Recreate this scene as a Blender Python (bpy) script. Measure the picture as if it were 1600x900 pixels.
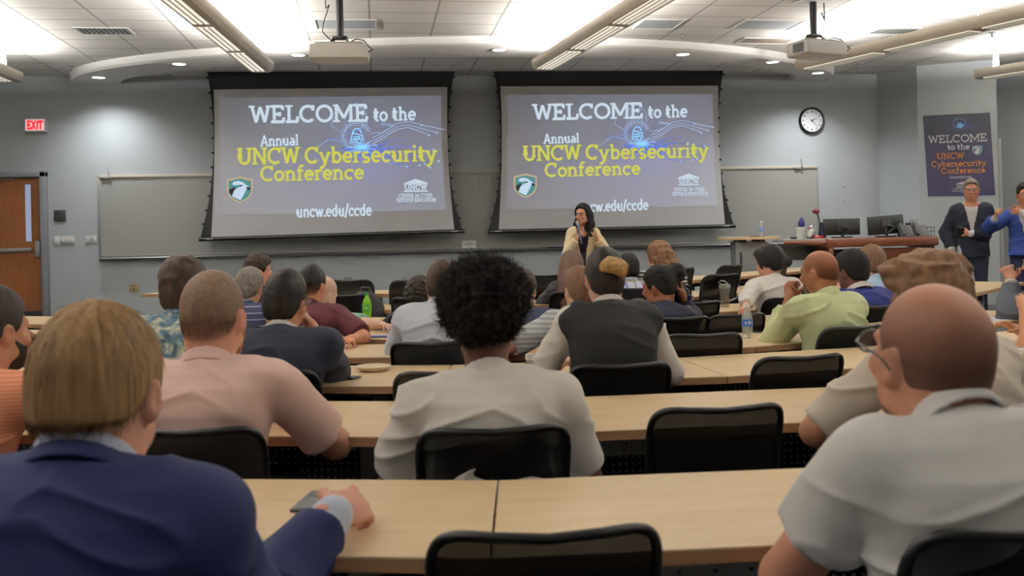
import bpy, bmesh, math, random
import numpy as np
from mathutils import Matrix, Vector
for _o in list(bpy.data.objects): bpy.data.objects.remove(_o)
SC = bpy.context.scene; COL = SC.collection
# ---------------------------------------------------------------- camera
FPX, PX, PY = 1477.0, 800.0, 368.0
RHO, PSI, CH = math.radians(1.2), math.radians(6.2), 1.385
FW = np.array([math.sin(PSI), math.cos(PSI), 0.0]); RT = np.array([math.cos(PSI), -math.sin(PSI), 0.0]); UP = np.array([0, 0, 1.0])
CAM = np.array([0, 0, CH])
def ray(x, y):
    a = x-PX; b = PY-y; c, s = math.cos(RHO), math.sin(RHO)
    return FW + RT*(a*c+b*s)/FPX + UP*(-a*s+b*c)/FPX
def at(x, y, z): return CAM + ray(x, y)*z            # a pixel at a distance along the view axis
def onz(x, y, h): r = ray(x, y); return CAM + r*(h-CH)/r[2]   # a pixel on a level plane
def ony(x, y, Y): r = ray(x, y); return CAM + r*Y/r[1]        # a pixel on a plane parallel to the front wall
cd = bpy.data.cameras.new('camera'); cam = bpy.data.objects.new('camera', cd); COL.objects.link(cam)
cd.sensor_width = 36; cd.lens = 36*FPX/1600; cd.shift_y = -(450-PY)/1600; cd.clip_end = 60; cd.clip_start = .05
_c, _s = math.cos(RHO), math.sin(RHO); _R = RT*_c - UP*_s; _U = RT*_s + UP*_c
cam.matrix_world = Matrix(((_R[0], _U[0], -FW[0], 0), (_R[1], _U[1], -FW[1], 0), (_R[2], _U[2], -FW[2], CH), (0, 0, 0, 1)))
cd.dof.use_dof = True; cd.dof.focus_distance = 10.5; cd.dof.aperture_fstop = 5.0
SC.camera = cam
# ---------------------------------------------------------------- light and exposure
SC.view_settings.view_transform = 'Standard'; SC.view_settings.look = 'None'
SC.view_settings.gamma = 1; SC.view_settings.use_curve_mapping = False
SC.view_settings.exposure = 0.62
W = bpy.data.worlds.new('world'); SC.world = W; W.use_nodes = True
W.node_tree.nodes['Background'].inputs[0].default_value = (.5, .52, .55, 1); W.node_tree.nodes['Background'].inputs[1].default_value = .05
SC.cycles.max_bounces = 8; SC.cycles.diffuse_bounces = 5; SC.cycles.transparent_max_bounces = 12
SC.cycles.sample_clamp_indirect = 4; SC.cycles.caustics_reflective = False; SC.cycles.caustics_refractive = False
try: SC.cycles.use_denoising = True
except Exception: pass
UPLIGHT = 46.0      # watts per metre of pendant tube
DOWNLIGHT = 60.0
# ---------------------------------------------------------------- helpers
def lin(c):
    return tuple(((v/255)/12.92 if v/255 <= .04045 else ((v/255+.055)/1.055)**2.4) for v in c)
MATS = {}
def mat(name, rgb, rough=.6, metal=0, emit=None, es=1.0, alpha=1, trans=0, ior=1.45, spec=.5, sheen=0):
    if name in MATS: return MATS[name]
    m = bpy.data.materials.new(name); m.use_nodes = True; MATS[name] = m
    b = m.node_tree.nodes['Principled BSDF']
    b.inputs['Base Color'].default_value = (*lin(rgb), 1); b.inputs['Roughness'].default_value = rough
    b.inputs['Metallic'].default_value = metal; b.inputs['Alpha'].default_value = alpha
    b.inputs['Transmission Weight'].default_value = trans; b.inputs['IOR'].default_value = ior
    b.inputs['Specular IOR Level'].default_value = spec
    if sheen: b.inputs['Sheen Weight'].default_value = sheen
    if emit: b.inputs['Emission Color'].default_value = (*lin(emit), 1); b.inputs['Emission Strength'].default_value = es
    return m
def nd(m, t, **kw):
    n = m.node_tree.nodes.new(t)
    for k, v in kw.items():
        if k in n.inputs: n.inputs[k].default_value = v
        else: setattr(n, k, v)
    return n
def lk(m, a, b): m.node_tree.links.new(a, b)
def bsdf(m): return m.node_tree.nodes['Principled BSDF']
def ramp(m, stops, interp='LINEAR'):
    n = nd(m, 'ShaderNodeValToRGB'); cr = n.color_ramp; cr.interpolation = interp
    while len(cr.elements) < len(stops): cr.elements.new(.5)
    for e, (p, c) in zip(cr.elements, stops): e.position = p; e.color = (*lin(c), 1)
    return n
def noisy(name, c0, c1, scale=(1, 1, 1), nscale=5, detail=4, rough=.6, bump=0, bscale=None, **kw):
    """material whose colour wanders between two tones of the thing itself"""
    if name in MATS: return MATS[name]
    m = mat(name, c0, rough, **kw)
    tc = nd(m, 'ShaderNodeTexCoord'); mp = nd(m, 'ShaderNodeMapping'); mp.inputs['Scale'].default_value = scale
    lk(m, tc.outputs['Object'], mp.inputs['Vector'])
    n = nd(m, 'ShaderNodeTexNoise', Scale=nscale, Detail=detail); lk(m, mp.outputs[0], n.inputs['Vector'])
    r = ramp(m, [(.3, c0), (.7, c1)]); lk(m, n.outputs['Fac'], r.inputs['Fac'])
    lk(m, r.outputs['Color'], bsdf(m).inputs['Base Color'])
    if bump:
        n2 = nd(m, 'ShaderNodeTexNoise', Scale=bscale or nscale*4, Detail=3); lk(m, mp.outputs[0], n2.inputs['Vector'])
        bp = nd(m, 'ShaderNodeBump', Strength=bump, Distance=.01); lk(m, n2.outputs['Fac'], bp.inputs['Height'])
        lk(m, bp.outputs[0], bsdf(m).inputs['Normal'])
    return m
def tag(o, label=None, cat=None, group=None, kind=None):
    if label: o['label'] = label
    if cat: o['category'] = cat
    if group: o['group'] = group
    if kind: o['kind'] = kind
    return o
def empty(name, label, cat, loc=(0, 0, 0), rz=0, group=None):
    o = bpy.data.objects.new(name, None); COL.objects.link(o); o.location = loc; o.rotation_euler = (0, 0, rz)
    o.empty_display_size = .1
    return tag(o, label, cat, group)
class MB:
    def __init__(s): s.bm = bmesh.new()
    def xf(s, vs, M):
        if M is not None: bmesh.ops.transform(s.bm, matrix=M, verts=vs)
    def box(s, c, d, bev=0, M=None, seg=2):
        vs = bmesh.ops.create_cube(s.bm, size=1)['verts']
        bmesh.ops.transform(s.bm, matrix=Matrix.Translation(c) @ Matrix.Diagonal((*d, 1)), verts=vs)
        if bev:
            es = list({e for v in vs for e in v.link_edges})
            r = bmesh.ops.bevel(s.bm, geom=es, offset=min(bev, min(d)*.49), segments=seg, affect='EDGES', profile=.5)
            vs = list({v for f in r['faces'] for v in f.verts} | {v for v in vs if v.is_valid})
            vs = s._island(vs)
        s.xf(vs, M); return vs
    def _island(s, vs):
        seen = set(vs); st = list(vs)
        while st:
            v = st.pop()
            for e in v.link_edges:
                o = e.other_vert(v)
                if o not in seen: seen.add(o); st.append(o)
        return list(seen)
    def tube(s, pts, r, n=10, cap=True, M=None, flat=None):
        pts = [Vector(p) for p in pts]; rs = r if hasattr(r, '__len__') else [r]*len(pts)
        rings = []; up = None
        for i, p in enumerate(pts):
            t = (pts[min(i+1, len(pts)-1)]-pts[max(i-1, 0)]).normalized()
            if up is None:
                up = Vector((0, 0, 1)) if abs(t.z) < .9 else Vector((1, 0, 0))
            a = t.cross(up).normalized(); b = a.cross(t).normalized(); up = b
            k = flat or 1
            rings.append([s.bm.verts.new(p + a*(math.cos(q)*rs[i]) + b*(math.sin(q)*rs[i]*k)) for q in [2*math.pi*j/n for j in range(n)]])
        for A, B in zip(rings, rings[1:]):
            for j in range(n): s.bm.faces.new((A[j], A[(j+1) % n], B[(j+1) % n], B[j]))
        if cap:
            s.bm.faces.new(rings[0][::-1]); s.bm.faces.new(rings[-1])
        vs = [v for R in rings for v in R]; s.xf(vs, M); return vs
    def lathe(s, prof, n=24, M=None):
        """profile (r, z) revolved about z"""
        rings = []
        for r, z in prof:
            if r < 1e-5: rings.append([s.bm.verts.new((0, 0, z))])
            else: rings.append([s.bm.verts.new((r*math.cos(2*math.pi*j/n), r*math.sin(2*math.pi*j/n), z)) for j in range(n)])
        for A, B in zip(rings, rings[1:]):
            for j in range(n):
                k = (j+1) % n
                if len(A) == 1 and len(B) == 1: continue
                if len(A) == 1: s.bm.faces.new((A[0], B[k], B[j]))
                elif len(B) == 1: s.bm.faces.new((A[j], A[k], B[0]))
                else: s.bm.faces.new((A[j], A[k], B[k], B[j]))
        vs = [v for R in rings for v in R]; s.xf(vs, M); return vs
    def prism(s, poly, z0, z1, M=None, bev=0):
        """xy polygon from z0 to z1"""
        a = [s.bm.verts.new((x, y, z0)) for x, y in poly]; b = [s.bm.verts.new((x, y, z1)) for x, y in poly]; n = len(poly)
        fs = [s.bm.faces.new(a[::-1]), s.bm.faces.new(b)]
        for i in range(n): fs.append(s.bm.faces.new((a[i], a[(i+1) % n], b[(i+1) % n], b[i])))
        vs = a+b
        if bev:
            es = list({e for f in fs[:2] for e in f.edges})
            r = bmesh.ops.bevel(s.bm, geom=es, offset=bev, segments=2, affect='EDGES', profile=.5)
            vs = s._island([v for v in vs if v.is_valid] or [v for f in r['faces'] for v in f.verts])
        s.xf(vs, M); return vs
    def poly(s, pts, M=None):
        vs = [s.bm.verts.new(p) for p in pts]; s.bm.faces.new(vs); s.xf(vs, M); return vs
    def grid(s, rows):
        R = [[s.bm.verts.new(p) for p in r] for r in rows]
        for A, B in zip(R, R[1:]):
            for j in range(len(A)-1): s.bm.faces.new((A[j], A[j+1], B[j+1], B[j]))
        return [v for r in R for v in r]
    def build(s, name, m, parent=None, smooth=None, loc=None):
        bmesh.ops.recalc_face_normals(s.bm, faces=s.bm.faces)
        me = bpy.data.meshes.new(name); s.bm.to_mesh(me); s.bm.free()
        o = bpy.data.objects.new(name, me); COL.objects.link(o); me.materials.append(m)
        if parent is not None: o.parent = parent
        if loc is not None: o.location = loc
        if smooth is not None:
            me.polygons.foreach_set('use_smooth', [True]*len(me.polygons))
            if smooth < 180:
                try: me.set_sharp_from_angle(angle=math.radians(smooth))
                except Exception: pass
        return o
def RX(a): return Matrix.Rotation(a, 4, 'X')
def RY(a): return Matrix.Rotation(a, 4, 'Y')
def RZ(a): return Matrix.Rotation(a, 4, 'Z')
def TR(*p): return Matrix.Translation(p)
def bxo(name, c, d, m, parent=None, bev=0, M=None):
    b = MB(); b.box(c, d, bev, M); return b.build(name, m, parent, smooth=35 if bev else None)
def copy_tree(o, parent=None):
    c = o.copy(); COL.objects.link(c)
    if parent is not None: c.parent = parent
    for ch in list(o.children): copy_tree(ch, c)
    return c
rnd = random.Random(4)
# ---------------------------------------------------------------- materials used widely
M_WALL = noisy('wall_paint', (162, 168, 170), (168, 173, 175), nscale=1.2, rough=.75)
M_BLACK = mat('black_plastic', (17, 17, 18), .45); M_DARK = mat('dark_metal', (40, 41, 43), .5, .3)
M_GREY = mat('grey_metal', (104, 105, 106), .5, .2); M_ALU = mat('aluminium', (150, 149, 146), .45, .5)
M_WHITE = mat('white_plastic', (214, 212, 206), .5); M_OFF = mat('fixture_enamel', (205, 196, 182), .45)
def wood(name, c0, c1, c2, scale=(1, 14, 14), rough=.42):
    if name in MATS: return MATS[name]
    m = mat(name, c0, rough); tc = nd(m, 'ShaderNodeTexCoord'); mp = nd(m, 'ShaderNodeMapping'); mp.inputs['Scale'].default_value = scale
    lk(m, tc.outputs['Object'], mp.inputs['Vector'])
    n = nd(m, 'ShaderNodeTexNoise', Scale=2.2, Detail=6, Roughness=.6, Distortion=.4); lk(m, mp.outputs[0], n.inputs['Vector'])
    r = ramp(m, [(.25, c0), (.5, c1), (.75, c2)]); lk(m, n.outputs['Fac'], r.inputs['Fac']); lk(m, r.outputs['Color'], bsdf(m).inputs['Base Color'])
    return m
M_MAPLE = wood('maple_laminate', (215, 187, 146), (221, 196, 157), (227, 204, 167), (1.2, 9, 9), .38)
M_EDGE = wood('maple_edge', (156, 118, 86), (164, 126, 92), (172, 132, 98), (2, 20, 20), .5)
# ================================================================ THE ROOM
YW = 14.85; ZC = 3.92
def floor_z(y):
    t = min(1, max(0, (y-7.3)/2.0)); return .17*t*t*(3-2*t)
def struct(o): o['kind'] = 'structure'; return o
# floor: level at the back rows, easing up to the stage end
b = MB(); ys = [-7] + [7.5+i*.25 for i in range(13)] + [YW+.2]
b.grid([[(-9, y, floor_z(y)), (13, y, floor_z(y))] for y in ys])
struct(b.build('floor', noisy('carpet', (62, 62, 66), (80, 80, 84), nscale=60, rough=.95, bump=.3), smooth=180))
def quad_wall(name, p, q, z0=-.1, z1=ZC+.1, m=None, t=.12, side=1):
    b = MB(); p = Vector((*p, 0)); q = Vector((*q, 0)); n = (q-p).cross(Vector((0, 0, 1))).normalized()*t*side
    b.prism([tuple(v.xy) for v in (p, q, q+n, p+n)], z0, z1); return struct(b.build(name, m or M_WALL))
cR = ony(1370, 115, YW)[0]
# front wall, with the doorway left open
dx1 = ony(68, 330, YW)[0]; dx0 = dx1-.98; dz = ony(68, 276, YW)[2]
b = MB(); b.box(((dx1+cR)/2+.06, YW+.06, 1.95), (cR-dx1+.12, .12, 4.1)); b.box(((dx0-9)/2, YW+.06, 1.95), (dx0+9, .12, 4.1))
b.box(((dx0+dx1)/2, YW+.06, (dz+4)/2), (dx1-dx0, .12, 4-dz)); struct(b.build('wall_front', M_WALL))
# right side: two short faces and a darker recess
r0 = (cR, YW); r1 = tuple(onz(1432, 103, ZC)[:2]); r2 = tuple(onz(1556, 93, ZC)[:2])
quad_wall('wall_right', r0, r1, side=-1)
quad_wall('wall_poster', r1, r2, side=-1)
r3 = (r2[0]+.5, r2[1]+.9); r4 = (r3[0]+3.2, r3[1]-3.0)
quad_wall('wall_recess', r2, r3, side=-1); quad_wall('wall_recess_back', r3, r4, side=-1)
quad_wall('wall_left', (-7.6, -7), (-7.6, YW), side=1); quad_wall('wall_right_side', (12.2, -7), (12.2, YW), side=1); quad_wall('wall_rear', (-9, -6.6), (13, -6.6), side=1)
# ceiling tiles
m = mat('ceiling_tile', (226, 222, 215), .85); tc = nd(m, 'ShaderNodeTexCoord'); mp = nd(m, 'ShaderNodeMapping')
mp.inputs['Rotation'].default_value = (0, 0, math.radians(-2)); mp.inputs['Location'].default_value = (.02, .1, 0); lk(m, tc.outputs['Object'], mp.inputs['Vector'])
br = nd(m, 'ShaderNodeTexBrick', offset=0.0, squash=1.0); br.inputs['Color1'].default_value = (*lin((228, 224, 217)), 1); br.inputs['Color2'].default_value = (*lin((222, 218, 211)), 1)
br.inputs['Mortar'].default_value = (*lin((166, 164, 159)), 1); br.inputs['Scale'].default_value = 1; br.inputs['Mortar Size'].default_value = .012; br.inputs['Mortar Smooth'].default_value = .1
br.inputs['Brick Width'].default_value = .755; br.inputs['Row Height'].default_value = .54
lk(m, mp.outputs[0], br.inputs['Vector']); lk(m, br.outputs['Color'], bsdf(m).inputs['Base Color'])
bxo('ceiling', (2, 4, ZC+.05), (22.2, 22.2, .1), m); struct(bpy.data.objects['ceiling'])
# curved soffit over the stage
so = [onz(x, y, 3.80)[:2] for x, y in [(105, 121), (156, 108), (200, 102), (270, 94), (347, 88), (470, 79), (590, 74), (700, 71.5), (800, 71), (942, 73), (1025, 76.5), (1100, 81), (1150, 85.5), (1200, 91), (1260, 102), (1312, 115)]]
si = [onz(x, y, 3.80)[:2] for x, y in [(186, 124), (260, 113), (350, 104), (470, 95), (590, 91), (700, 89.5), (800, 89), (950, 90), (1050, 93), (1130, 98), (1200, 107), (1248, 118)]]
so = [(so[0][0]-.15, YW)] + [tuple(p) for p in so] + [(so[-1][0]+.12, YW)]; si = [(si[0][0]-.1, YW)] + [tuple(p) for p in si] + [(si[-1][0]+.1, YW)]
so = [(x, min(y, YW)) for x, y in so]; si = [(x, min(y, YW)) for x, y in si]
def resample(pl, n):
    P = np.array(pl); d = np.r_[0, np.cumsum(np.hypot(*np.diff(P, axis=0).T))]; t = np.linspace(0, d[-1], n)
    return np.c_[np.interp(t, d, P[:, 0]), np.interp(t, d, P[:, 1])]
A = resample(so, 60); B_ = resample(si, 60)
for _ in range(3): A[1:-1] = (A[:-2]+2*A[1:-1]+A[2:])/4; B_[1:-1] = (B_[:-2]+2*B_[1:-1]+B_[2:])/4
b = MB(); b.grid([[(p[0], p[1], ZC) for p in A], [(p[0], p[1], 3.83) for p in A], [(p[0], p[1]+.04, 3.80) for p in A], [(p[0], p[1], 3.80) for p in B_], [(p[0], p[1], ZC) for p in B_]])
tag(struct(b.build('trim_soffit', mat('soffit_paint', (226, 224, 219), .7), smooth=40)))
# ---- door in the front wall
m_door = wood('door_oak', (112, 66, 30), (124, 74, 36), (134, 82, 42), (10, 10, 1.2), .4)
fr = MB(); t = .09
fr.box((dx1+t/2-.02, YW, (dz+.17)/2+.04), (t, .2, dz-.17+.08), .01); fr.box((dx0-t/2+.02, YW, (dz+.17)/2+.04), (t, .2, dz-.17+.08), .01); fr.box(((dx0+dx1)/2, YW, dz+.03), (dx1-dx0+.14, .2, .08), .01)
struct(fr.build('trim_1', mat('door_frame_paint', (118, 122, 126), .5), smooth=35))
dr = empty('door_1', 'oak door with a narrow window and a panic bar', 'door', ((dx0+dx1)/2, YW+.02, .175)); dr['kind'] = 'structure'
hw = (dx1-dx0)/2-.015; hd = dz-.19
wx0, wx1 = ony(39, 320, YW)[0]-dr.location.x, ony(48.5, 320, YW)[0]-dr.location.x; wz0, wz1 = ony(44, 377, YW)[2]-.175, ony(44, 288, YW)[2]-.175
b = MB(); b.box(((-hw+wx0)/2, 0, hd/2), (wx0+hw, .045, hd)); b.box(((hw+wx1)/2, 0, hd/2), (hw-wx1, .045, hd)); b.box(((wx0+wx1)/2, 0, wz0/2), (wx1-wx0, .045, wz0)); b.box(((wx0+wx1)/2, 0, (wz1+hd)/2), (wx1-wx0, .045, hd-wz1))
b.build('door_leaf', m_door, dr)
bxo('door_window', ((wx0+wx1)/2, 0, (wz0+wz1)/2), (wx1-wx0, .012, wz1-wz0), mat('door_glass', (150, 165, 190), .15, emit=(150, 168, 205), es=.35), dr)
bz = ony(50, 390, YW)[2]-.175
b = MB(); b.box((-.08, -.06, bz), (hw*1.7, .045, .055), .012); b.box((hw-.06, -.06, bz+.01), (.075, .07, .24), .012); b.build('panic_bar', M_ALU, dr, smooth=35)
b = MB(); b.box((-.35, -.06, hd-.1), (.32, .07, .075), .01); b.tube([(-.2, -.08, hd-.06), (.12, -.16, hd-.02)], .012); b.build('door_closer', M_GREY, dr, smooth=35)
bxo('kick_plate', (0, -.026, .12), (hw*1.96, .006, .22), M_DARK, dr)
# ---- corridor wall beyond the door
bxo('wall_corridor', ((dx0+dx1)/2, YW+1.2, 1.3), (2.4, .1, 3), M_WALL); struct(bpy.data.objects['wall_corridor'])
# ================================================================ CEILING LIGHTS
def pendant(p_far, p_near, zf, label, cord_px=None, gap=1.3, wd=.31):
    """slim up-and-down pendant running from its far end back over the audience"""
    p0 = Vector((*p_far, 0)); d = Vector((*p_near, 0))-p0; L = d.length; a = math.atan2(d.y, d.x)
    o = empty('pendant_light', label, 'pendant light', (p0.x, p0.y, zf), a, 'long pendant lights under the ceiling')
    # body: rounded trough open on top, cells cut underneath
    prof = [(-.5, .10), (-.52, .06), (-.5, .02), (-.42, -.02), (-.3, -.028), (.3, -.028), (.42, -.02), (.5, .02), (.52, .06), (.5, .10), (.46, .10), (.46, .03), (-.46, .03), (-.46, .10)]
    n = int(L//gap); b = MB()
    ring = lambda x, k=1: [b.bm.verts.new((x, y*wd*k, z)) for y, z in prof]
    R = [ring(0, .9), ring(.04), ring(L)]
    for A_, B2 in zip(R, R[1:]):
        for j in range(len(prof)): b.bm.faces.new((A_[j], A_[(j+1) % len(prof)], B2[(j+1) % len(prof)], B2[j]))
    b.bm.faces.new(R[0]); b.bm.faces.new(R[-1][::-1]); b.build('housing', M_OFF, o, smooth=30)
    m_l = mat('louver_glow', (226, 222, 212), .35, emit=(255, 246, 230), es=.55); m_b = mat('louver_blade', (196, 194, 186), .3, .3)
    for i in range(n):
        x0 = .12+i*gap; x1 = x0+gap-.14
        if x1 > L: break
        b = MB(); b.box(((x0+x1)/2, -.02, -.030), (x1-x0, wd*.56, .006)); lo = b.build('louver', m_l, o)
        b = MB()
        for y in (-.30, -.02-.09, -.02+.09, .26): b.box(((x0+x1)/2, y*wd-.0, -.036), (x1-x0, .012, .014))
        b.build('blade', m_b, lo)
    b = MB(); b.tube([(.2, -.03, .065), (L-.1, -.03, .065)], .013, 8); b.tube([(.2, .03, .065), (L-.1, .03, .065)], .013, 8)
    b.build('lamp_tube', mat('lamp_tube', (255, 250, 240), .4, emit=(255, 248, 236), es=4), o, smooth=60)
    # spiral cord and ceiling cup at the far end, plain cable further back
    b = MB(); h = ZC-zf; N = 90; pts = [(.25+.03*math.cos(q*1.1), .03*math.sin(q*1.1), .09+(h-.09)*q/N) for q in range(N+1)]
    b.tube(pts, .012, 6); b.lathe([(0, h-.03), (.05, h-.03), (.06, h-.005), (0, h-.005)], 16, TR(.25, 0, 0)); b.build('spiral_cord', mat('cord_cream', (196, 186, 168), .6), o, smooth=60)
    b = MB()
    for x in (2.6, 5.2, 7.8):
        if x < L: b.tube([(x, 0, .09), (x, 0, h)], .003, 6)
    b.build('suspension_cable', M_ALU, o)
    ld = bpy.data.lights.new('pendant_lamp', 'AREA'); ld.shape = 'RECTANGLE'; ld.size = L-.2; ld.size_y = .14; ld.energy = UPLIGHT*L; ld.color = (1, .982, .958)
    lo = bpy.data.objects.new('pendant_lamp', ld); COL.objects.link(lo); lo.parent = o; lo.location = (L/2, 0, .115); lo.rotation_euler = (math.pi, 0, 0)
    return o
ZF = 3.52
def fx(px_far, px_near, ext, label):
    f = onz(*px_far, ZF)[:2]; n = onz(*px_near, ZF)[:2]; d = (n-f)/np.hypot(*(n-f)); return pendant(f, f+d*ext, ZF, label)
fx((409, 110), (278, 0), 14.6, 'cream pendant light hanging left of centre, its tip over the left projection screen')
fx((848, 107), (1027, 0), 14.6, 'cream pendant light in the middle, its tip over the right projection screen')
fx((1255, 107), (1600, 28), 14.6, 'cream pendant light whose tip ends beside the right projector')
fx((1530, 121), (1600, 110), 12.6, 'cream pendant light at the far right above the standing men')
fx((18, 126), (-40, 102), 13.4, 'cream pendant light at the far left, only its tip in view')
# ---- recessed downlights in the soffit
for i, (x, y) in enumerate([(154, 121), (280, 100), (466, 86), (780, 78), (1067, 85), (1207, 97), (1278, 114)]):
    p = onz(x, y, 3.797)
    o = empty('downlight', 'round recessed downlight in the soffit, %s' % ['leftmost above the exit sign wall', 'over the left end of the left screen', 'just left of the left projector', 'between the two screens', 'over the right screen', 'beside the right projector', 'above the wall clock'][i], 'downlight', tuple(p), 0, 'soffit downlights')
    b = MB(); b.lathe([(.088, .002), (.108, 0), (.118, -.006), (.112, -.01), (.088, -.004)], 24); b.build('trim_ring', M_WHITE, o, smooth=60)
    b = MB(); b.lathe([(0, -.002), (.089, -.002)], 24); b.build('lens', mat('downlight_lens', (255, 252, 246), .4, emit=(255, 250, 242), es=5), o)
    ld = bpy.data.lights.new('downlight_lamp', 'SPOT'); ld.energy = DOWNLIGHT*(1.9 if i == 0 else 2.6 if i == 6 else .8); ld.spot_size = math.radians(135); ld.spot_blend = 1.0; ld.shadow_soft_size = .05; ld.color = (.96, .98, 1)
    lo = bpy.data.objects.new('downlight_lamp', ld); COL.objects.link(lo); lo.parent = o; lo.location = (0, 0, -.02)
# ---- vents, sprinklers and ceiling inserts
def vent(px, w, d, label):
    p = onz(*px, ZC); o = empty('ceiling_vent', label, 'vent', (p[0], p[1], ZC), math.radians(2))
    b = MB(); b.box((0, -d/2, -.006), (w, .03, .012)); b.box((0, d/2, -.006), (w, .03, .012)); b.box((-w/2, 0, -.006), (.03, d, .012)); b.box((w/2, 0, -.006), (.03, d, .012)); b.build('frame', M_WHITE, o)
    bxo('duct', (0, 0, -.002), (w-.02, d-.02, .004), M_DARK, o)
    b = MB(); n = 11
    for i in range(n): b.box((-w/2+w*(i+.5)/n, 0, -.008), (.028, d-.03, .004), 0, None)
    b.build('slat', M_ALU, o)
vent((163, 48), .60, .36, 'square ceiling vent with slats, above the exit sign side')
vent((1396, 48), .58, .34, 'square ceiling vent right of the right projector pole')
def sprinkler(px, label):
    p = onz(*px, ZC); o = empty('sprinkler', label, 'sprinkler', (p[0], p[1], ZC))
    b = MB(); b.lathe([(0, 0), (.04, 0), (.038, -.008), (.012, -.012), (.012, -.06), (0, -.06)], 16); b.build('stem', M_ALU, o, smooth=50)
    b = MB(); b.lathe([(0, -.06), (.03, -.062), (0, -.066)], 16); b.build('deflector', M_ALU, o)
sprinkler((1066, 52), 'small ceiling sprinkler right of the middle pendant light'); sprinkler((110, 103), 'small ceiling sprinkler above the exit sign')
sprinkler((1340, 100), 'small ceiling sprinkler near the front right corner'); sprinkler((1550, 51), 'small ceiling sprinkler close to the far right pendant light')
def insert(px, w, d, label, m, name='ceiling_panel'):
    p = onz(*px, ZC); o = empty(name, label, 'ceiling panel', (p[0], p[1], ZC), math.radians(2))
    bxo('panel', (0, 0, -.004), (w, d, .008), m, o); b = MB()
    for sx, sy, ww, hh in ((0, d/2, w+.03, .025), (0, -d/2, w+.03, .025), (w/2, 0, .025, d), (-w/2, 0, .025, d)): b.box((sx, sy, -.008), (ww, hh, .012))
    b.build('frame', M_WHITE, o)
m_ins = mat('panel_grey', (176, 180, 184), .5); m_brn = mat('panel_brown', (150, 136, 124), .6)
insert((540, 37), .70, .48, 'grey flat panel in the ceiling behind the left projector pole', m_ins)
insert((1030, 37), .5, .5, 'grey flat panel in the ceiling beside the middle pendant light', m_ins)
insert((1200, 38), .74, .5, 'grey flat panel in the ceiling left of the right projector pole', m_ins)
insert((1196, 63), .7, .34, 'brownish panel in the ceiling behind the right projector', m_brn)
# ================================================================ PROJECTORS
def projector(px, z, rz, label, hang):
    p = at(*px, z); o = empty('projector', label, 'projector', tuple(p), rz)
    b = MB(); b.prism([(-.285, -.2), (.285, -.2), (.285, .12), (.2, .2), (-.2, .2), (-.285, .12)], -.07, .075, bev=.018); b.build('casing', mat('projector_white', (236, 236, 234), .5), o, smooth=35)
    b = MB(); b.prism([(-.24, -.16), (.24, -.16), (.19, .16), (-.19, .16)], .073, .10, bev=.008); b.build('top_cover', mat('projector_top', (170, 166, 152), .5), o, smooth=35)
    g = bxo('side_grille', (-.287, -.06, 0), (.006, .16, .10), M_DARK, o); b = MB()
    for i in range(8): b.box((-.291, -.06, -.045+i*.013), (.004, .16, .005))
    b.build('grille_slat', M_GREY, g)
    b = MB(); b.lathe([(0, 0), (.05, 0), (.055, .03), (.045, .04), (.03, .03), (0, .03)], 20, TR(.12, .2, 0) @ RX(-math.pi/2)); b.build('lens', M_BLACK, o, smooth=50)
    h = ZC-p[2]
    b = MB(); b.box((0, 0, .165), (.15, .1, .03), .008); b.tube([(-.06, -.03, .16), (-.09, -.09, .1)], .011, 8); b.tube([(.06, -.03, .16), (.09, -.09, .1)], .011, 8); b.tube([(-.06, .03, .16), (-.09, .09, .1)], .011, 8); b.tube([(.06, .03, .16), (.09, .09, .1)], .011, 8); b.build('mount_bracket', M_BLACK, o, smooth=50)
    b = MB(); b.tube([(0, 0, .17), (0, 0, h)], .038, 16); b.build('pole', M_BLACK, o, smooth=50)
    b = MB(); b.box((0, 0, h-.008), (.3, .3, .014), .004); b.build('ceiling_plate', M_WHITE, o)
    b = MB(); s = hang; pts = [(s*.14, -.02, h), (s*.135, -.03, h-.2), (s*.1, -.02, h-.35*(h-.2)), (s*.16, -.04, .35*(h-.2)+.15), (s*.17, -.05, .22), (s*.08, -.08, .12)]
    b.tube(pts, .006, 6); b.tube([(.1, -.1, .1), (.17, -.12, .13), (.25, -.15, .11), (.3, -.18, .04), (.34, -.2, .01), (.29, -.2, -.02)], .006, 6); b.build('cable', M_BLACK, o, smooth=60)
projector((532, 85), 9.6, math.radians(-2), 'white ceiling projector on a black pole, in front of the left screen', -1)
projector((1272, 79), 10.5, math.radians(20), 'white ceiling projector on a black pole, in front of the clock wall', 1)
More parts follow.
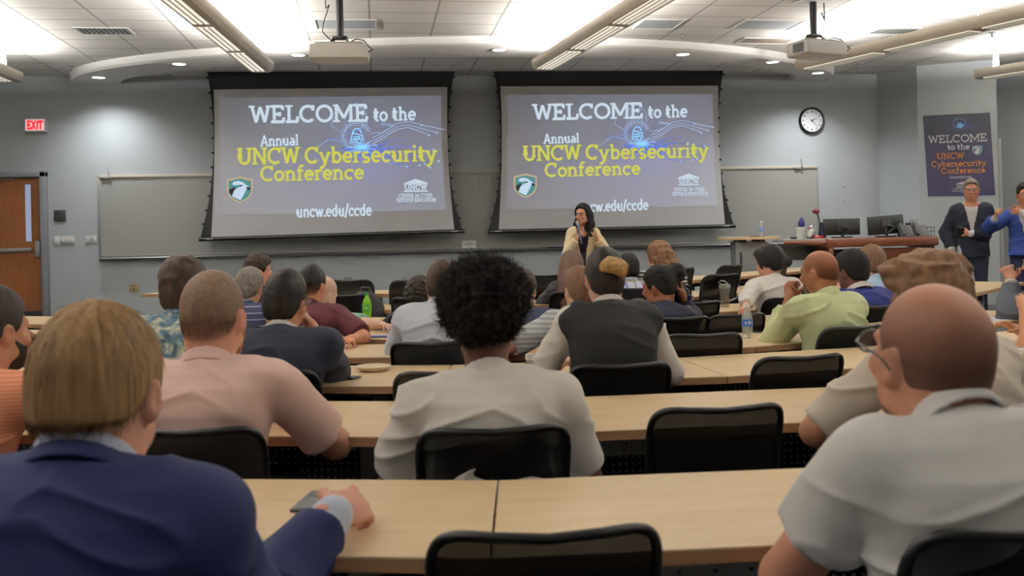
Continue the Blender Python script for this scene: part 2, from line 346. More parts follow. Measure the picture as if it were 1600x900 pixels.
# ================================================================ LETTERING
def arc(cx, cy, rx, ry, a0, a1, n=16): return [(cx+rx*math.cos(math.radians(a0+(a1-a0)*i/n)), cy+ry*math.sin(math.radians(a0+(a1-a0)*i/n))) for i in range(n+1)]
S = lambda x, y, w: ('s', x, y, w)      # a slab serif
def L(*p): return [(p[i], p[i+1]) for i in range(0, len(p), 2)]
GL = {
 'W': (1.14, [L(.1, 1, .33, .05), L(.33, .05, .57, .92), L(.57, .92, .81, .05), L(.81, .05, 1.04, 1), S(.1, 1, .34), S(1.04, 1, .34)]),
 'E': (.82, [L(.2, 0, .2, 1), L(.02, .065, .74, .065), L(.02, .935, .7, .935), L(.2, .5, .5, .5), L(.7, .065, .73, .3), L(.66, .935, .68, .73), L(.5, .38, .5, .62)]),
 'L': (.76, [L(.2, 0, .2, 1), S(.2, 1, .42), L(.02, .065, .7, .065), L(.66, .065, .69, .36)]),
 'C': (.92, [arc(.5, .5, .41, .43, 48, 312), L(.78, .98, .78, .68)]),
 'O': (1.0, [arc(.5, .5, .41, .43, 0, 360, 28)]),
 'M': (1.16, [L(.17, 0, .17, 1), L(.17, 1, .58, .22), L(.58, .22, .99, 1), L(.99, 0, .99, 1), S(.17, 0, .38), S(.99, 0, .38), S(.1, 1, .22), S(1.06, 1, .22)]),
 'U': (.94, [L(.18, 1, .18, .36) + arc(.47, .36, .29, .29, 180, 360) + L(.76, .36, .76, 1), S(.18, 1, .36), S(.76, 1, .36)]),
 'N': (.98, [L(.18, 0, .18, 1), L(.18, .98, .8, .02), L(.8, 0, .8, 1), S(.18, 0, .36), S(.1, 1, .26), S(.8, 1, .36)]),
 'A': (.94, [L(.12, 0, .47, .98), L(.47, .98, .82, 0), L(.25, .33, .69, .33), S(.12, 0, .32), S(.82, 0, .32)]),
 'T': (.78, [L(.39, 0, .39, 1), L(.03, .935, .75, .935), S(.39, 0, .36), L(.06, .935, .05, .7), L(.72, .935, .73, .7)]),
 'R': (.88, [L(.2, 0, .2, 1), L(.04, .935, .4, .935) + arc(.42, .72, .22, .215, 90, -90) + L(.2, .505), L(.42, .5, .72, .02), S(.2, 0, .36), S(.74, 0, .24)]),
 'Y': (.9, [L(.1, 1, .44, .45), L(.78, 1, .44, .45), L(.44, .5, .44, 0), S(.1, 1, .3), S(.78, 1, .3), S(.44, 0, .34)]),
 'B': (.86, [L(.2, 0, .2, 1), L(.04, .935, .4, .935) + arc(.42, .73, .2, .205, 90, -90) + L(.2, .525), L(.4, .525) + arc(.44, .295, .24, .23, 90, -90) + L(.04, .065)]),
 'D': (.94, [L(.2, 0, .2, 1), L(.04, .935, .36, .935) + arc(.4, .5, .4, .435, 90, -90) + L(.04, .065)]),
 'F': (.76, [L(.2, 0, .2, 1), L(.02, .935, .7, .935), L(.2, .5, .5, .5), L(.66, .935, .68, .7), S(.2, 0, .38)]),
 'S': (.76, [arc(.38, .72, .26, .22, 30, 270) + arc(.38, .28, .28, .22, 90, -150)]),
 'I': (.4, [L(.2, 0, .2, 1), S(.2, 0, .36), S(.2, 1, .36)]), 'X': (.86, [L(.08, 0, .74, 1), L(.08, 1, .74, 0)]),
 't': (.54, [L(.22, .92, .22, .22) + arc(.38, .22, .16, .15, 180, 300), L(.04, .62, .48, .62)]),
 'o': (.7, [arc(.35, .34, .26, .28, 0, 360, 24)]),
 'h': (.8, [L(.18, 0, .18, 1), arc(.4, .38, .2, .24, 0, 150) , L(.6, .4, .6, 0), S(.18, 0, .32), S(.6, 0, .32), S(.11, 1, .2)]),
 'e': (.68, [L(.1, .36, .6, .36) + arc(.35, .34, .25, .28, 0, 318)]),
 'n': (.8, [L(.18, 0, .18, .68), arc(.4, .38, .2, .24, 0, 150), L(.6, .4, .6, 0), S(.18, 0, .32), S(.6, 0, .32), S(.1, .66, .2)]),
 'u': (.8, [L(.18, .68, .18, .28) + arc(.38, .28, .2, .22, 180, 320), L(.6, 0, .6, .68), S(.1, .66, .18), S(.53, .66, .16), S(.67, .02, .16)]),
 'a': (.7, [arc(.3, .21, .2, .16, 0, 360), L(.52, 0, .52, .42) + arc(.32, .42, .2, .2, 0, 140), S(.58, .02, .18)]),
 'l': (.38, [L(.19, 0, .19, 1), S(.12, 1, .2), S(.19, 0, .34)]),
 'y': (.76, [L(.12, .66, .38, .02), L(.64, .66, .34, -.12, .2, -.25, .06, -.24), S(.12, .66, .28), S(.64, .66, .28)]),
 'b': (.76, [L(.18, 0, .18, 1), arc(.4, .34, .23, .28, 0, 360, 22), S(.11, 1, .2)]),
 'd': (.76, [L(.56, 0, .56, 1), arc(.35, .34, .23, .28, 0, 360, 22), S(.5, 1, .2), S(.63, .02, .18)]),
 'r': (.55, [L(.18, 0, .18, .68), arc(.4, .38, .2, .24, 55, 150), S(.18, 0, .36), S(.1, .66, .2)]),
 's': (.63, [arc(.3, .47, .18, .15, 30, 270, 10) + arc(.3, .18, .2, .14, 90, -150, 10)]),
 'c': (.66, [arc(.35, .34, .26, .28, 45, 315), L(.53, .66, .53, .46)]),
 'i': (.38, [L(.19, 0, .19, .68), S(.12, .66, .2), S(.19, 0, .34), L(.19, .82, .19, 1.0)]),
 'f': (.5, [L(.2, 0, .2, .74) + arc(.38, .76, .18, .2, 180, 60), L(.04, .64, .44, .64), S(.2, 0, .36)]),
 'w': (.98, [L(.1, .68, .28, .02), L(.28, .02, .47, .62), L(.47, .62, .66, .02), L(.66, .02, .86, .68), S(.1, .66, .2), S(.86, .66, .2)]),
 '.': (.26, [L(.13, 0, .13, .17)]), '/': (.44, [L(.04, -.1, .4, 1.04)]), ' ': (.34, []),
 '0': (.66, [arc(.33, .5, .24, .44, 0, 360, 22)]), '1': (.5, [L(.12, .8, .3, .96), L(.3, .98, .3, 0)]), '2': (.66, [arc(.33, .7, .23, .26, 165, -35) + L(.1, .06), L(.08, .06, .6, .06)]),
 '3': (.66, [arc(.31, .73, .22, .22, 150, -90), arc(.31, .28, .25, .23, 90, -150)]), '4': (.68, [L(.46, 0, .46, 1), L(.46, .97, .06, .3), L(.04, .3, .64, .3)]),
 '5': (.66, [L(.56, .94, .16, .94, .12, .55), arc(.31, .32, .25, .27, 130, -150)]), '6': (.66, [arc(.33, .3, .24, .26, 0, 360), arc(.5, .36, .41, .58, 175, 95)]),
 '7': (.62, [L(.06, .94, .56, .94, .22, 0)]), '8': (.66, [arc(.33, .73, .2, .22, 0, 360), arc(.33, .27, .24, .24, 0, 360)]), '9': (.66, [arc(.33, .7, .24, .26, 0, 360), arc(.16, .62, .41, .58, -5, -85)])}
def ribbon(b, pts, w, f):
    P = [Vector((x, y, 0)) for x, y in pts]; n = len(P); closed = (P[0]-P[-1]).length < 1e-4
    if closed: P = P[:-1]; n -= 1
    Lf, Rt = [], []
    for i in range(n):
        a = P[i-1] if (i > 0 or closed) else None; c = P[(i+1) % n] if (i < n-1 or closed) else None
        d = Vector((0, 0, 0))
        if a is not None: d += (P[i]-a).normalized()
        if c is not None: d += (c-P[i]).normalized()
        d.normalize(); nn = Vector((-d.y, d.x, 0)); k = 1
        if a is not None and c is not None: k = 1/max(.5, abs(nn.dot(Vector((-(c-P[i]).normalized().y, (c-P[i]).normalized().x, 0)))))
        Lf.append(b.bm.verts.new(f(*(P[i]+nn*w/2*k).xy))); Rt.append(b.bm.verts.new(f(*(P[i]-nn*w/2*k).xy)))
    for i in range(n if closed else n-1):
        j = (i+1) % n; b.bm.faces.new((Rt[i], Rt[j], Lf[j], Lf[i]))
def text_w(s, track=0): return sum(GL[c][0]+track for c in s)-track
def text(b, s, f, x0, y0, width, height, wt=.165, serif=True, track=0):
    """write s from (x0, y0), width wide, caps height tall, through the mapping f(u, v) -> point"""
    k = width/text_w(s, track); x = x0
    for c in s:
        adv, st = GL[c]
        for q in st:
            if q[0] == 's':
                if serif:
                    _, sx, sy, sw = q; t = .105; yc = sy-t/2 if sy > .3 else sy+t/2
                    ribbon(b, [(x+(sx-sw/2)*k, y0+yc*height), (x+(sx+sw/2)*k, y0+yc*height)], t*height, f)
            else: ribbon(b, [(x+px*k, y0+py*height) for px, py in q], wt*(k+height)/2, f)
        x += (adv+track)*k
def poly2(b, pts, f): b.poly([f(x, y) for x, y in pts])
SHIELD = [(0, .96), (.5, 1.08), (1, .96), (1, .5), (.93, .3), (.78, .14), (.5, 0), (.22, .14), (.07, .3), (0, .5)]
def shield(b_edge, b_fill, b_bird, b_dark, f, x, y, w, h, lift):
    sc = lambda pts, k: [(x+w*(.5+(px-.5)*k), y+h*(.5+(py-.5)*k)) for px, py in pts]
    poly2(b_edge, sc(SHIELD, 1), f); poly2(b_fill, sc(SHIELD, .86), lambda u, v: lift(f(u, v), 1))
    bird = [(.2, .16+.12), (.28, .5), (.42, .62), (.58, .68), (.5, .74), (.34, .72), (.2, .76), (.26, .86), (.44, .9), (.62, .84), (.74, .74), (.84, .66), (.86, .56), (.74, .56), (.7, .44), (.62, .3), (.52, .12)]
    poly2(b_bird, [(x+w*p, y+h*q) for p, q in bird], lambda u, v: lift(f(u, v), 2))
    for b_d, pts in zip(b_dark, ([(.08, .52), (.2, .62), (.34, .66), (.24, .44), (.18, .3), (.1, .4)], [(.5, .74), (.62, .72), (.6, .68), (.52, .69)], [(.74, .66), (.9, .62), (.88, .52), (.78, .54)])):
        poly2(b_d, [(x+w*p, y+h*q) for p, q in pts], lambda u, v: lift(f(u, v), 3))
def temple(b, f, x, y, w, h):
    """little pediment with columns: the university mark"""
    poly2(b, [(x, y+h*.66), (x+w*.5, y+h), (x+w, y+h*.66)], f); poly2(b, [(x+w*.03, y+h*.58), (x+w*.97, y+h*.58), (x+w*.97, y+h*.64), (x+w*.03, y+h*.64)], f)
    poly2(b, [(x+w*.02, y), (x+w*.98, y), (x+w*.98, y+h*.07), (x+w*.02, y+h*.07)], f); poly2(b, [(x+w*.06, y+h*.09), (x+w*.94, y+h*.09), (x+w*.94, y+h*.12), (x+w*.06, y+h*.12)], f)
    text(b, 'UNCW', f, x+w*.05, y+h*.15, w*.9, h*.42, .15)
# ================================================================ PROJECTION SCREENS
YS = 14.5
m_scr = mat('screen_fabric', (190, 189, 190), .8); m_blk = mat('screen_black', (10, 10, 11), .75)
m_txtw = mat('slide_white', (0, 0, 0), 1, emit=(214, 230, 244), es=.56, spec=0); m_txty = mat('slide_yellow', (0, 0, 0), 1, emit=(222, 220, 96), es=.54, spec=0)
def slide_mat():
    m = mat('slide_ground', (178, 176, 178), .8); tc = nd(m, 'ShaderNodeTexCoord')
    # projected violet field, brightest behind the lock, dying away to the margins
    mp = nd(m, 'ShaderNodeMapping'); mp.inputs['Location'].default_value = (-.25, 0, .12); mp.inputs['Scale'].default_value = (.42, 1, .62); lk(m, tc.outputs['Object'], mp.inputs['Vector'])
    ln = nd(m, 'ShaderNodeVectorMath', operation='LENGTH'); lk(m, mp.outputs[0], ln.inputs[0])
    r = ramp(m, [(0, (104, 114, 172)), (.22, (98, 106, 142)), (.6, (94, 104, 126)), (1, (72, 78, 90))]); lk(m, ln.outputs['Value'], r.inputs['Fac'])
    n = nd(m, 'ShaderNodeTexNoise', Scale=1.6, Detail=4); lk(m, tc.outputs['Object'], n.inputs['Vector'])
    mx = nd(m, 'ShaderNodeMix', data_type='RGBA', blend_type='MULTIPLY'); mx.inputs[0].default_value = .35; lk(m, r.outputs['Color'], mx.inputs[6]); lk(m, n.outputs['Color'], mx.inputs[7])
    lk(m, mx.outputs[2], bsdf(m).inputs['Emission Color']); bsdf(m).inputs['Emission Strength'].default_value = .55
    return m
m_slide = slide_mat()
def glow(name, rgb, es): return mat(name, (0, 0, 0), 1, emit=rgb, es=es, spec=0)
m_line = glow('circuit_blue', (96, 128, 225), .6); m_line2 = glow('circuit_pale', (170, 200, 240), .6); m_core = glow('lock_glow', (130, 196, 255), .85)
def screen(c, label):
    """c: pixel landmarks of one screen"""
    P = lambda x, y: np.array(ony(x, y, YS))
    o_ = P(*c['mid']); o = empty('projection_screen', label, 'projection screen', tuple(o_))
    loc = lambda x, y, d=0: tuple(P(x, y)-o_ + np.array([0, -d, 0]))
    # black border cloth with concave tabbed sides
    n = 14; lft = [c['L'](i/n) for i in range(n+1)]; rgt = [c['R'](i/n) for i in range(n+1)]
    b = MB(); rows = [[loc(*l), loc((l[0]*.67+r[0]*.33), l[1]*.67+r[1]*.33), loc((l[0]*.33+r[0]*.67), l[1]*.33+r[1]*.67), loc(*r)] for l, r in zip(lft, rgt)]
    b.grid(rows); b.grid([[(p[0], p[1]+.012, p[2]) for p in rw] for rw in rows]); b.build('black_border', m_blk, o)
    b = MB()
    for k in range(1, 12):
        t = k/12
        for pt, s in ((c['L'](t), -1), (c['R'](t), 1)):
            q = loc(*pt); b.box((q[0]+s*.012, q[1], q[2]), (.035, .016, .03), .004)
    b.build('tension_tab', m_blk, o, smooth=35)
    wl, wr = c['WL'], c['WR']
    b = MB(); rows = []
    for i in range(n+1):
        t = i/n; l, r = wl(t), wr(t); rows.append([loc(l[0]+(r[0]-l[0])*k/8, l[1]+(r[1]-l[1])*k/8, .004) for k in range(9)])
    b.grid(rows); b.build('viewing_surface', m_scr, o)
    b = MB(); rows = []
    for i in range(n+1):
        t = .06+.80*i/n; l, r = wl(t), wr(t); rows.append([loc(l[0]+(r[0]-l[0])*(.025+.95*k/8), l[1]+(r[1]-l[1])*(.025+.95*k/8), .007) for k in range(9)])
    b.grid(rows); b.build('projected_slide', m_slide, o)
    a0, a1 = loc(*c['bar'][0]), loc(*c['bar'][1])
    b = MB(); b.tube([a0, a1], .032, 12); b.build('weight_bar', M_BLACK, o, smooth=50)
    for e in (a0, a1):
        s = 1 if e is a0 else -1; bxo('bar_clip', (e[0]+s*.16, e[1]-.032, e[2]), (.1, .006, .02), M_ALU, o, .002)
    # writing: mapping from slide pixels, x along the wall and z up
    def wr_(b, s, p0, p1, hpx, **kw):
        a, z = loc(*p0), loc(*p1); w = z[0]-a[0]; sl = (z[2]-a[2])/w
        k = YS/FPX*1.0; f = lambda u, v: (a[0]+u, -.011, a[2]+v+sl*u); text(b, s, f, 0, 0, w, hpx*k, **kw)
    for s, p0, p1, h, kw in c['white']: b = MB(); wr_(b, s, p0, p1, h, **kw); b.build('white_lettering', m_txtw, o)
    k = YS/FPX
    x, y, w, h = c['uncw']; a = loc(x, y); b = MB(); temple(b, lambda u, v: (a[0]+u, -.011, a[2]+v), 0, 0, w*k, h*k); b.build('temple_emblem', m_txtw, o)
    for s, p0, p1, h, kw in c['yellow']: b = MB(); wr_(b, s, p0, p1, h, **kw); b.build('yellow_lettering', m_txty, o)
    x, y, w, h = c['shield']; a2 = loc(x, y); bs = [MB() for _ in range(3)]+[[MB() for _ in range(3)]]
    shield(*bs, lambda u, v: (a2[0]+u, -.011, a2[2]+v), 0, 0, w*k, h*k, lambda p, i: (p[0], p[1]-.002*i, p[2]))
    e = bs[0].build('crest', glow('crest_rim', (214, 190, 160), .5), o)
    bs[1].build('crest_field', glow('crest_teal', (110, 170, 165), .45), e); bs[2].build('crest_bird', glow('crest_white', (205, 225, 245), .6), e); [q_.build('crest_shade', glow('crest_dark', (96, 92, 96), .25), e) for q_ in bs[3]]
    # the lock in its ring, with circuit traces running off to the right
    lx, ly, s = c['lock']; q = loc(lx, ly); s *= k; f = lambda u, v: (q[0]+u*s, -.0095, q[2]+v*s)
    b = MB(); rq = random.Random(7)
    for rr, w_ in ((20, 1.2), (23, .6), (17, .5)): ribbon(b, arc(0, 0, rr, rr, 20, 330, 30), w_, f)
    ribbon(b, arc(0, 26, 17, 22, -30, 210, 20), .6, f); ribbon(b, arc(0, 26, 10, 26, -40, 220, 20), .5, f)
    for i in range(9): ribbon(b, L(38+i*2.3, 17-i*.4, 39.5+i*2.3, 21-i*.4), .9, f)
    for dy, k1 in ((0, 0), (-4, 4), (5, -4)):
        ribbon(b, L(24, -8+dy, 40, 0+dy, 62, 14+dy, 80, 17+dy, 118-k1*2, 6+dy, 124-k1*3, 4+dy), .8, f)
    ribbon(b, L(22, 4, 40, 6, 58, 16), .6, f); ribbon(b, L(-22, -8, -42, -4, -60, -16), .6, f); ribbon(b, L(-24, 8, -38, 16, -34, 30), .5, f)
    b.build('circuit_trace', m_line2, o)
    b = MB()
    for i in range(26):
        a_ = rq.uniform(-.5, .35); l_ = rq.uniform(20, 110); x0 = rq.uniform(-25, 10); ribbon(b, [(x0+t_*l_, -22+math.sin(a_)*t_*l_*.7+5*math.sin(t_*5+i)) for t_ in [j/8 for j in range(9)]], rq.uniform(.4, 1.0), f)
    for i in range(7): x0 = rq.uniform(-70, -20); y0 = rq.uniform(-30, 14); ribbon(b, L(x0, y0, x0+rq.uniform(14, 40), y0+rq.uniform(-12, 12)), .6, f)
    b.build('circuit_haze', m_line, o)
    b = MB(); f3 = lambda u, v: (q[0]+u*s, -.0102, q[2]+v*s)
    def disc(x, y, r): b.poly([f3(x+r*math.cos(2*math.pi*j/10), y+r*math.sin(2*math.pi*j/10)) for j in range(10)])
    for x, y in [(124, 4), (100, 16), (112, 0), (30, -14), (76, -48), (104, -44), (112, -50), (126, -40), (96, -46), (118, -22)]: disc(x, y, 1.5)
    b.build('circuit_node', m_line2, o)
    b = MB(); pad = [(-9, -8), (6, -11), (10, 1), (-6, 5), (-9, -8)]; ribbon(b, pad, 1.4, f3); ribbon(b, L(-6, -5, 6, -4), 2.2, f3); ribbon(b, L(-5, -1, 6, -1), 1.6, f3); ribbon(b, arc(1, 4, 6.5, 8, 0, 185, 14), 1.6, f3)
    for i in range(22): a_ = 2*math.pi*i/22; rr = 13 if i % 2 else 7; ribbon(b, [(8, -17), (8+rr*1.7*math.cos(a_), -17+rr*math.sin(a_))], .9, f3)
    b.build('padlock', m_core, o)
    return o
def lerp(a, b_, t): return (a[0]+(b_[0]-a[0])*t, a[1]+(b_[1]-a[1])*t)
def curve3(a, mid, c_, tm=.45):
    def f(t):
        # quadratic through three points
        l0 = (t-tm)*(t-1)/((0-tm)*(0-1)); l1 = t*(t-1)/(tm*(tm-1)); l2 = t*(t-tm)/((1)*(1-tm))
        return (a[0]*l0+mid[0]*l1+c_[0]*l2, a[1]*l0+mid[1]*l1+c_[1]*l2)
    return f
KS = dict(wt=.13); KU = dict(wt=.17, serif=False)
def slide_text(W0, W1, T0, T1, A0, A1, U0, U1, C0, C1, R0, R1, E0, E1, D0, D1, V0, V1, hs):
    white = [('WELCOME', W0, W1, hs*27, {}), ('to the', T0, T1, hs*22, {}), ('Annual', A0, A1, hs*17, {}), ('uncw.edu/ccde', R0, R1, hs*19, KU), ('CENTER', E0, lerp(E0, E1, .44), hs*6, KS), ('for', lerp(E0, E1, .49), lerp(E0, E1, .61), hs*6.5, KS), ('CYBER', lerp(E0, E1, .65), E1, hs*6, KS), ('DEFENSE EDUCATION', D0, D1, hs*6, KS)]
    return white, [('UNCW Cybersecurity', U0, U1, hs*26, {}), ('Conference', C0, C1, hs*24, {})]
w1, y1 = slide_text((391, 193), (576, 190), (583, 190), (650, 188), (407, 229), (467, 227), (371, 258), (683, 252), (407, 284), (569, 280), (463, 340), (581, 337), (623, 309), (676, 308), (620, 316), (681, 315), 0, 0, 1)
screen(dict(mid=(517, 240), L=curve3((321, 97), (334, 225), (313, 372)), R=curve3((713, 96), (700, 222), (723, 361)), WL=curve3((334, 140), (335, 240), (330, 371)), WR=curve3((699, 136), (700, 235), (710, 360)),
  bar=((311, 374), (726, 361)), white=w1, yellow=y1, uncw=(630, 300, 39, 20), shield=(355, 318, 39, 38), lock=(557, 213, 1)), 'left projection screen showing the welcome slide, above the seated men at left')
w2, y2 = slide_text((833, 188), (1005, 185), (1012, 185), (1074, 183), (849, 225), (905, 223), (817, 252), (1107, 246), (851, 277), (1001, 273), (902, 332), (1013, 328), (1053, 299), (1101, 298), (1050, 306), (1106, 305), 0, 0, .94)
screen(dict(mid=(950, 232), L=curve3((769, 95), (783, 222), (763, 361)), R=curve3((1133, 93), (1122, 215), (1147, 353)), WL=curve3((782, 135), (784, 235), (779, 360)), WR=curve3((1122, 134), (1124, 232), (1133, 352)),
  bar=((762, 362), (1149, 353)), white=w2, yellow=y2, uncw=(1059, 290, 36, 19), shield=(803, 310, 37, 36), lock=(995, 209, .94)), 'right projection screen showing the welcome slide, behind the speaking woman')
# ================================================================ ON THE FRONT WALL
wz = lambda x, y, d=0: np.array(ony(x, y, YW-d))
# whiteboard: board, rim, map rail, marker tray, hooks
q0 = wz(155, 277); q1 = wz(1276, 260); qb = wz(155, 401); zt, zb = (q0[2]+q1[2])/2, qb[2]; xc = (q0[0]+q1[0])/2; bw = q1[0]-q0[0]; bh = zt-zb
wbo = empty('whiteboard', 'long grey whiteboard across the front wall behind both screens', 'whiteboard', (xc, YW-.012, zb))
bxo('board', (0, 0, bh/2), (bw, .02, bh), mat('whiteboard_face', (146, 146, 142), .32), wbo)
b = MB()
for x in (-bw/2, bw/2): b.box((x, -.006, bh/2), (.03, .034, bh+.02), .004)
b.box((0, -.006, 0), (bw, .034, .025), .004); b.build('rim', M_ALU, wbo, smooth=35)
b = MB()
for px in (551.5, 747): x = wz(px, 380)[0]-xc; b.box((x, -.012, bh/2), (.05, .012, bh)); b.box((x, -.02, bh/2), (.008, .004, bh))
b.build('joint_strip', M_ALU, wbo)
bxo('map_rail', (0, -.016, bh), (bw, .03, .045), mat('rail_cork', (186, 176, 160), .6), wbo, .006)
b = MB(); b.prism([(0, 0), (-.02, -.01), (-.085, 0), (-.09, .012), (-.075, .018), (-.03, .012), (0, .05)], -bw/2, bw/2, M=RZ(0) @ Matrix(((0, 0, 1, 0), (1, 0, 0, 0), (0, 1, 0, -.045), (0, 0, 0, 1)))); b.build('marker_tray', mat('tray_alu', (132, 132, 130), .4, .4), wbo)
for px, py in ((168, 273), (1247, 256)):
    x = wz(px, py)[0]-xc; b = MB(); b.box((x, -.035, bh-.02), (.14, .02, .035), .006); b.tube([(x+.06, -.045, bh-.05), (x+.04, -.06, bh+.02), (x+.02, -.05, bh+.13)], .008, 8); b.build('map_hook', M_ALU, wbo, smooth=50)
for i, px in enumerate((860, 866, 874, 882)):
    p = wz(px, 384, .075); o = tag(MB().build('marker_pen', M_BLACK), 'pen', 'x'); bpy.data.objects.remove(o)
    b = MB(); b.tube([(-.05, 0, 0), (.035, 0, 0)], .0095, 10); b.tube([(.035, 0, 0), (.06, 0, 0)], .0075, 10)
    o = b.build('marker_pen', mat('marker_navy', (34, 40, 92), .4) if i % 2 else mat('marker_black', (30, 30, 40), .4), smooth=50, loc=(p[0], YW-.075, zb+.008-.02)); tag(o, ['dark marker pen lying on the tray beside the speaker, leftmost of four', 'blue marker pen on the tray, second of four left of the speaker', 'dark marker pen on the tray, third of four left of the speaker', 'blue marker pen on the tray nearest the speaking woman'][i], 'marker pen', 'marker pens on the tray')
p = wz(733, 388, .05); o = empty('name_card', 'small white card leaning on the whiteboard tray between the screens', 'card', (p[0], YW-.055, zb+.0))
bxo('card', (0, 0, .065), (.22, .004, .12), mat('card_white', (226, 226, 224), .6), o, 0, RX(-.18)); b = MB()
for z, w in ((.085, .12), (.06, .15)):
    ribbon(b, [(-w/2+w*t/14, z+.012*math.sin(t*2.2)) for t in range(15)], .006, lambda u, v: (u, -.012+v*.18-.02+.012, v))
b.build('scribble', mat('ink_grey', (120, 120, 124), .6), o)
# exit sign
p = wz(57, 196); o = empty('exit_sign', 'lit red EXIT sign on the wall above the door', 'exit sign', (p[0], YW, p[2]))
bxo('housing', (0, -.03, 0), (.33, .06, .21), mat('sign_housing', (188, 190, 192), .5), o, .008); bxo('face', (0, -.062, 0), (.27, .004, .165), mat('sign_face', (230, 214, 214), .5, emit=(255, 200, 200), es=.35), o)
b = MB(); text(b, 'EXIT', lambda u, v: (u, -.067, v), -.112, -.066, .224, .132, .2, serif=False, track=.02); b.build('lettering', mat('exit_red', (200, 20, 30), .4, emit=(240, 20, 40), es=.8), o)
# clock
p = wz(1267.5, 188.5); o = empty('wall_clock', 'round wall clock with black rim on the front wall', 'clock', (p[0], YW, p[2])); R_ = .215
Mw = RX(math.pi/2)
b = MB(); b.lathe([(R_*.86, .02), (R_*.88, .05), (R_*.95, .055), (R_, .04), (R_, 0), (0, 0)], 48, Mw); b.build('rim', M_BLACK, o, smooth=40)
b = MB(); b.lathe([(0, .022), (R_*.875, .022)], 48, Mw); b.build('dial', mat('dial_white', (226, 228, 230), .5), o)
b = MB()
for h in range(1, 13):
    a = math.pi/2-h*math.pi/6; s = str(h); hh = .034; ww = .022*len(s); text(b, s, lambda u, v: (u, -.0235, v), .148*math.cos(a)-ww/2, .148*math.sin(a)-hh/2, ww, hh, .2, serif=False)
b.build('numerals', mat('ink_dark', (50, 52, 56), .6), o)
b = MB()
def hand(a, l, w): b.poly([(math.sin(a)*t*l+math.cos(a)*s*w, -.027, math.cos(a)*t*l-math.sin(a)*s*w) for t, s in ((-.12, -1), (-.12, 1), (1, .5), (1, -.5))])
hand(math.radians(68), .095, .006); hand(math.radians(137), .145, .0045); b.lathe([(0, .03), (.012, .03), (.012, .022)], 12, Mw); b.build('clock_hand', M_BLACK, o)
# thermostat/panel, switches, outlets
def plate(px, w, h, name, label, cat, m, extra=None, y=None):
    p = wz(*px); o = empty(name, label, cat, (p[0], YW, p[2])); bxo('cover', (0, -.008, 0), (w, .016, h), m, o, .003)
    if extra: extra(o)
    return o
def grille(o):
    b = MB()
    for i in range(7): b.box((0, -.018, -.065+i*.0215), (.14, .005, .008))
    b.build('louver', M_DARK, o)
plate((94, 337), .17, .17, 'wall_speaker_panel', 'square dark grey louvred panel beside the door', 'wall panel', mat('panel_charcoal', (62, 64, 66), .5), grille)
def toggles(n, w):
    def f(o):
        for i in range(n): bxo('rocker', ((i-(n-1)/2)*.045, -.018, 0), (.03, .008, .06), M_WHITE, o, .002)
    return f
M_PL = mat('plate_white', (196, 198, 198), .5)
plate((89.5, 376), .09, .14, 'light_switch', 'white light switch nearest the door', 'light switch', M_PL, toggles(1, 0), ); plate((106, 375), .19, .12, 'light_switch', 'wide white multi-gang light switch below the dark panel', 'light switch', M_PL, toggles(4, 0))
plate((138.5, 374.5), .08, .12, 'light_switch', 'white light switch left of a pair by the whiteboard edge', 'light switch', M_PL, toggles(1, 0)); plate((148, 374), .075, .12, 'light_switch', 'white light switch touching the whiteboard edge', 'light switch', M_PL, toggles(1, 0))
def sockets(m_):
    def f(o):
        for z in (-.028, .028):
            s = bxo('socket', (0, -.018, z), (.034, .006, .036), m_, o, .004); b = MB(); b.box((-.008, -.0215, z+.004), (.004, .003, .014)); b.box((.008, -.0215, z+.004), (.004, .003, .014)); b.build('slot', M_BLACK, s)
    return f
M_BR = mat('brass_plate', (168, 150, 104), .45, .3)
plate((209.5, 449.5), .13, .13, 'wall_outlet', 'brass coloured floor level outlet left of the wavy haired head', 'outlet', M_BR, sockets(mat('brass_dark', (120, 104, 70), .5)))
plate((544, 439), .12, .12, 'wall_outlet', 'grey steel outlet plate above the front left chair', 'outlet', mat('steel_plate', (112, 110, 106), .4, .4)); plate((632, 438.5), .07, .12, 'wall_outlet', 'grey double outlet near the curly dark hair', 'outlet', mat('steel_plate', (112, 110, 106)), sockets(mat('outlet_light', (168, 168, 164), .5)))
plate((1078, 425), .07, .12, 'wall_outlet', 'grey double outlet right of the raised hand', 'outlet', mat('steel_plate', (112, 110, 106)), sockets(mat('outlet_light', (168, 168, 164), .5)))
for i, (x, y) in enumerate(((1320, 292), (1320, 315))):
    p = wz(x, y); b = MB(); b.lathe([(0, .012), (.012, .012), (.016, 0), (0, 0)], 12, Mw); tag(b.build('wall_stud', M_ALU, smooth=50, loc=(p[0], YW, p[2])), ['small metal stud on the wall, upper of two right of the whiteboard', 'small metal stud on the wall, lower of two right of the whiteboard'][i], 'wall stud')
# balloon-shaped eraser on the board
p = wz(1251.5, 347.5, .03); b = MB(); b.lathe([(0, 0), (.03, .004), (.05, .03), (.052, .07), (.038, .12), (.018, .155), (0, .165)], 20, Matrix.Diagonal((1, .35, 1, 1))); tag(b.build('board_magnet', mat('magnet_blue', (38, 34, 96), .35), smooth=60, loc=(p[0], YW-.05, p[2]-.08)), 'dark blue oval magnet on the whiteboard above the white tub', 'magnet')
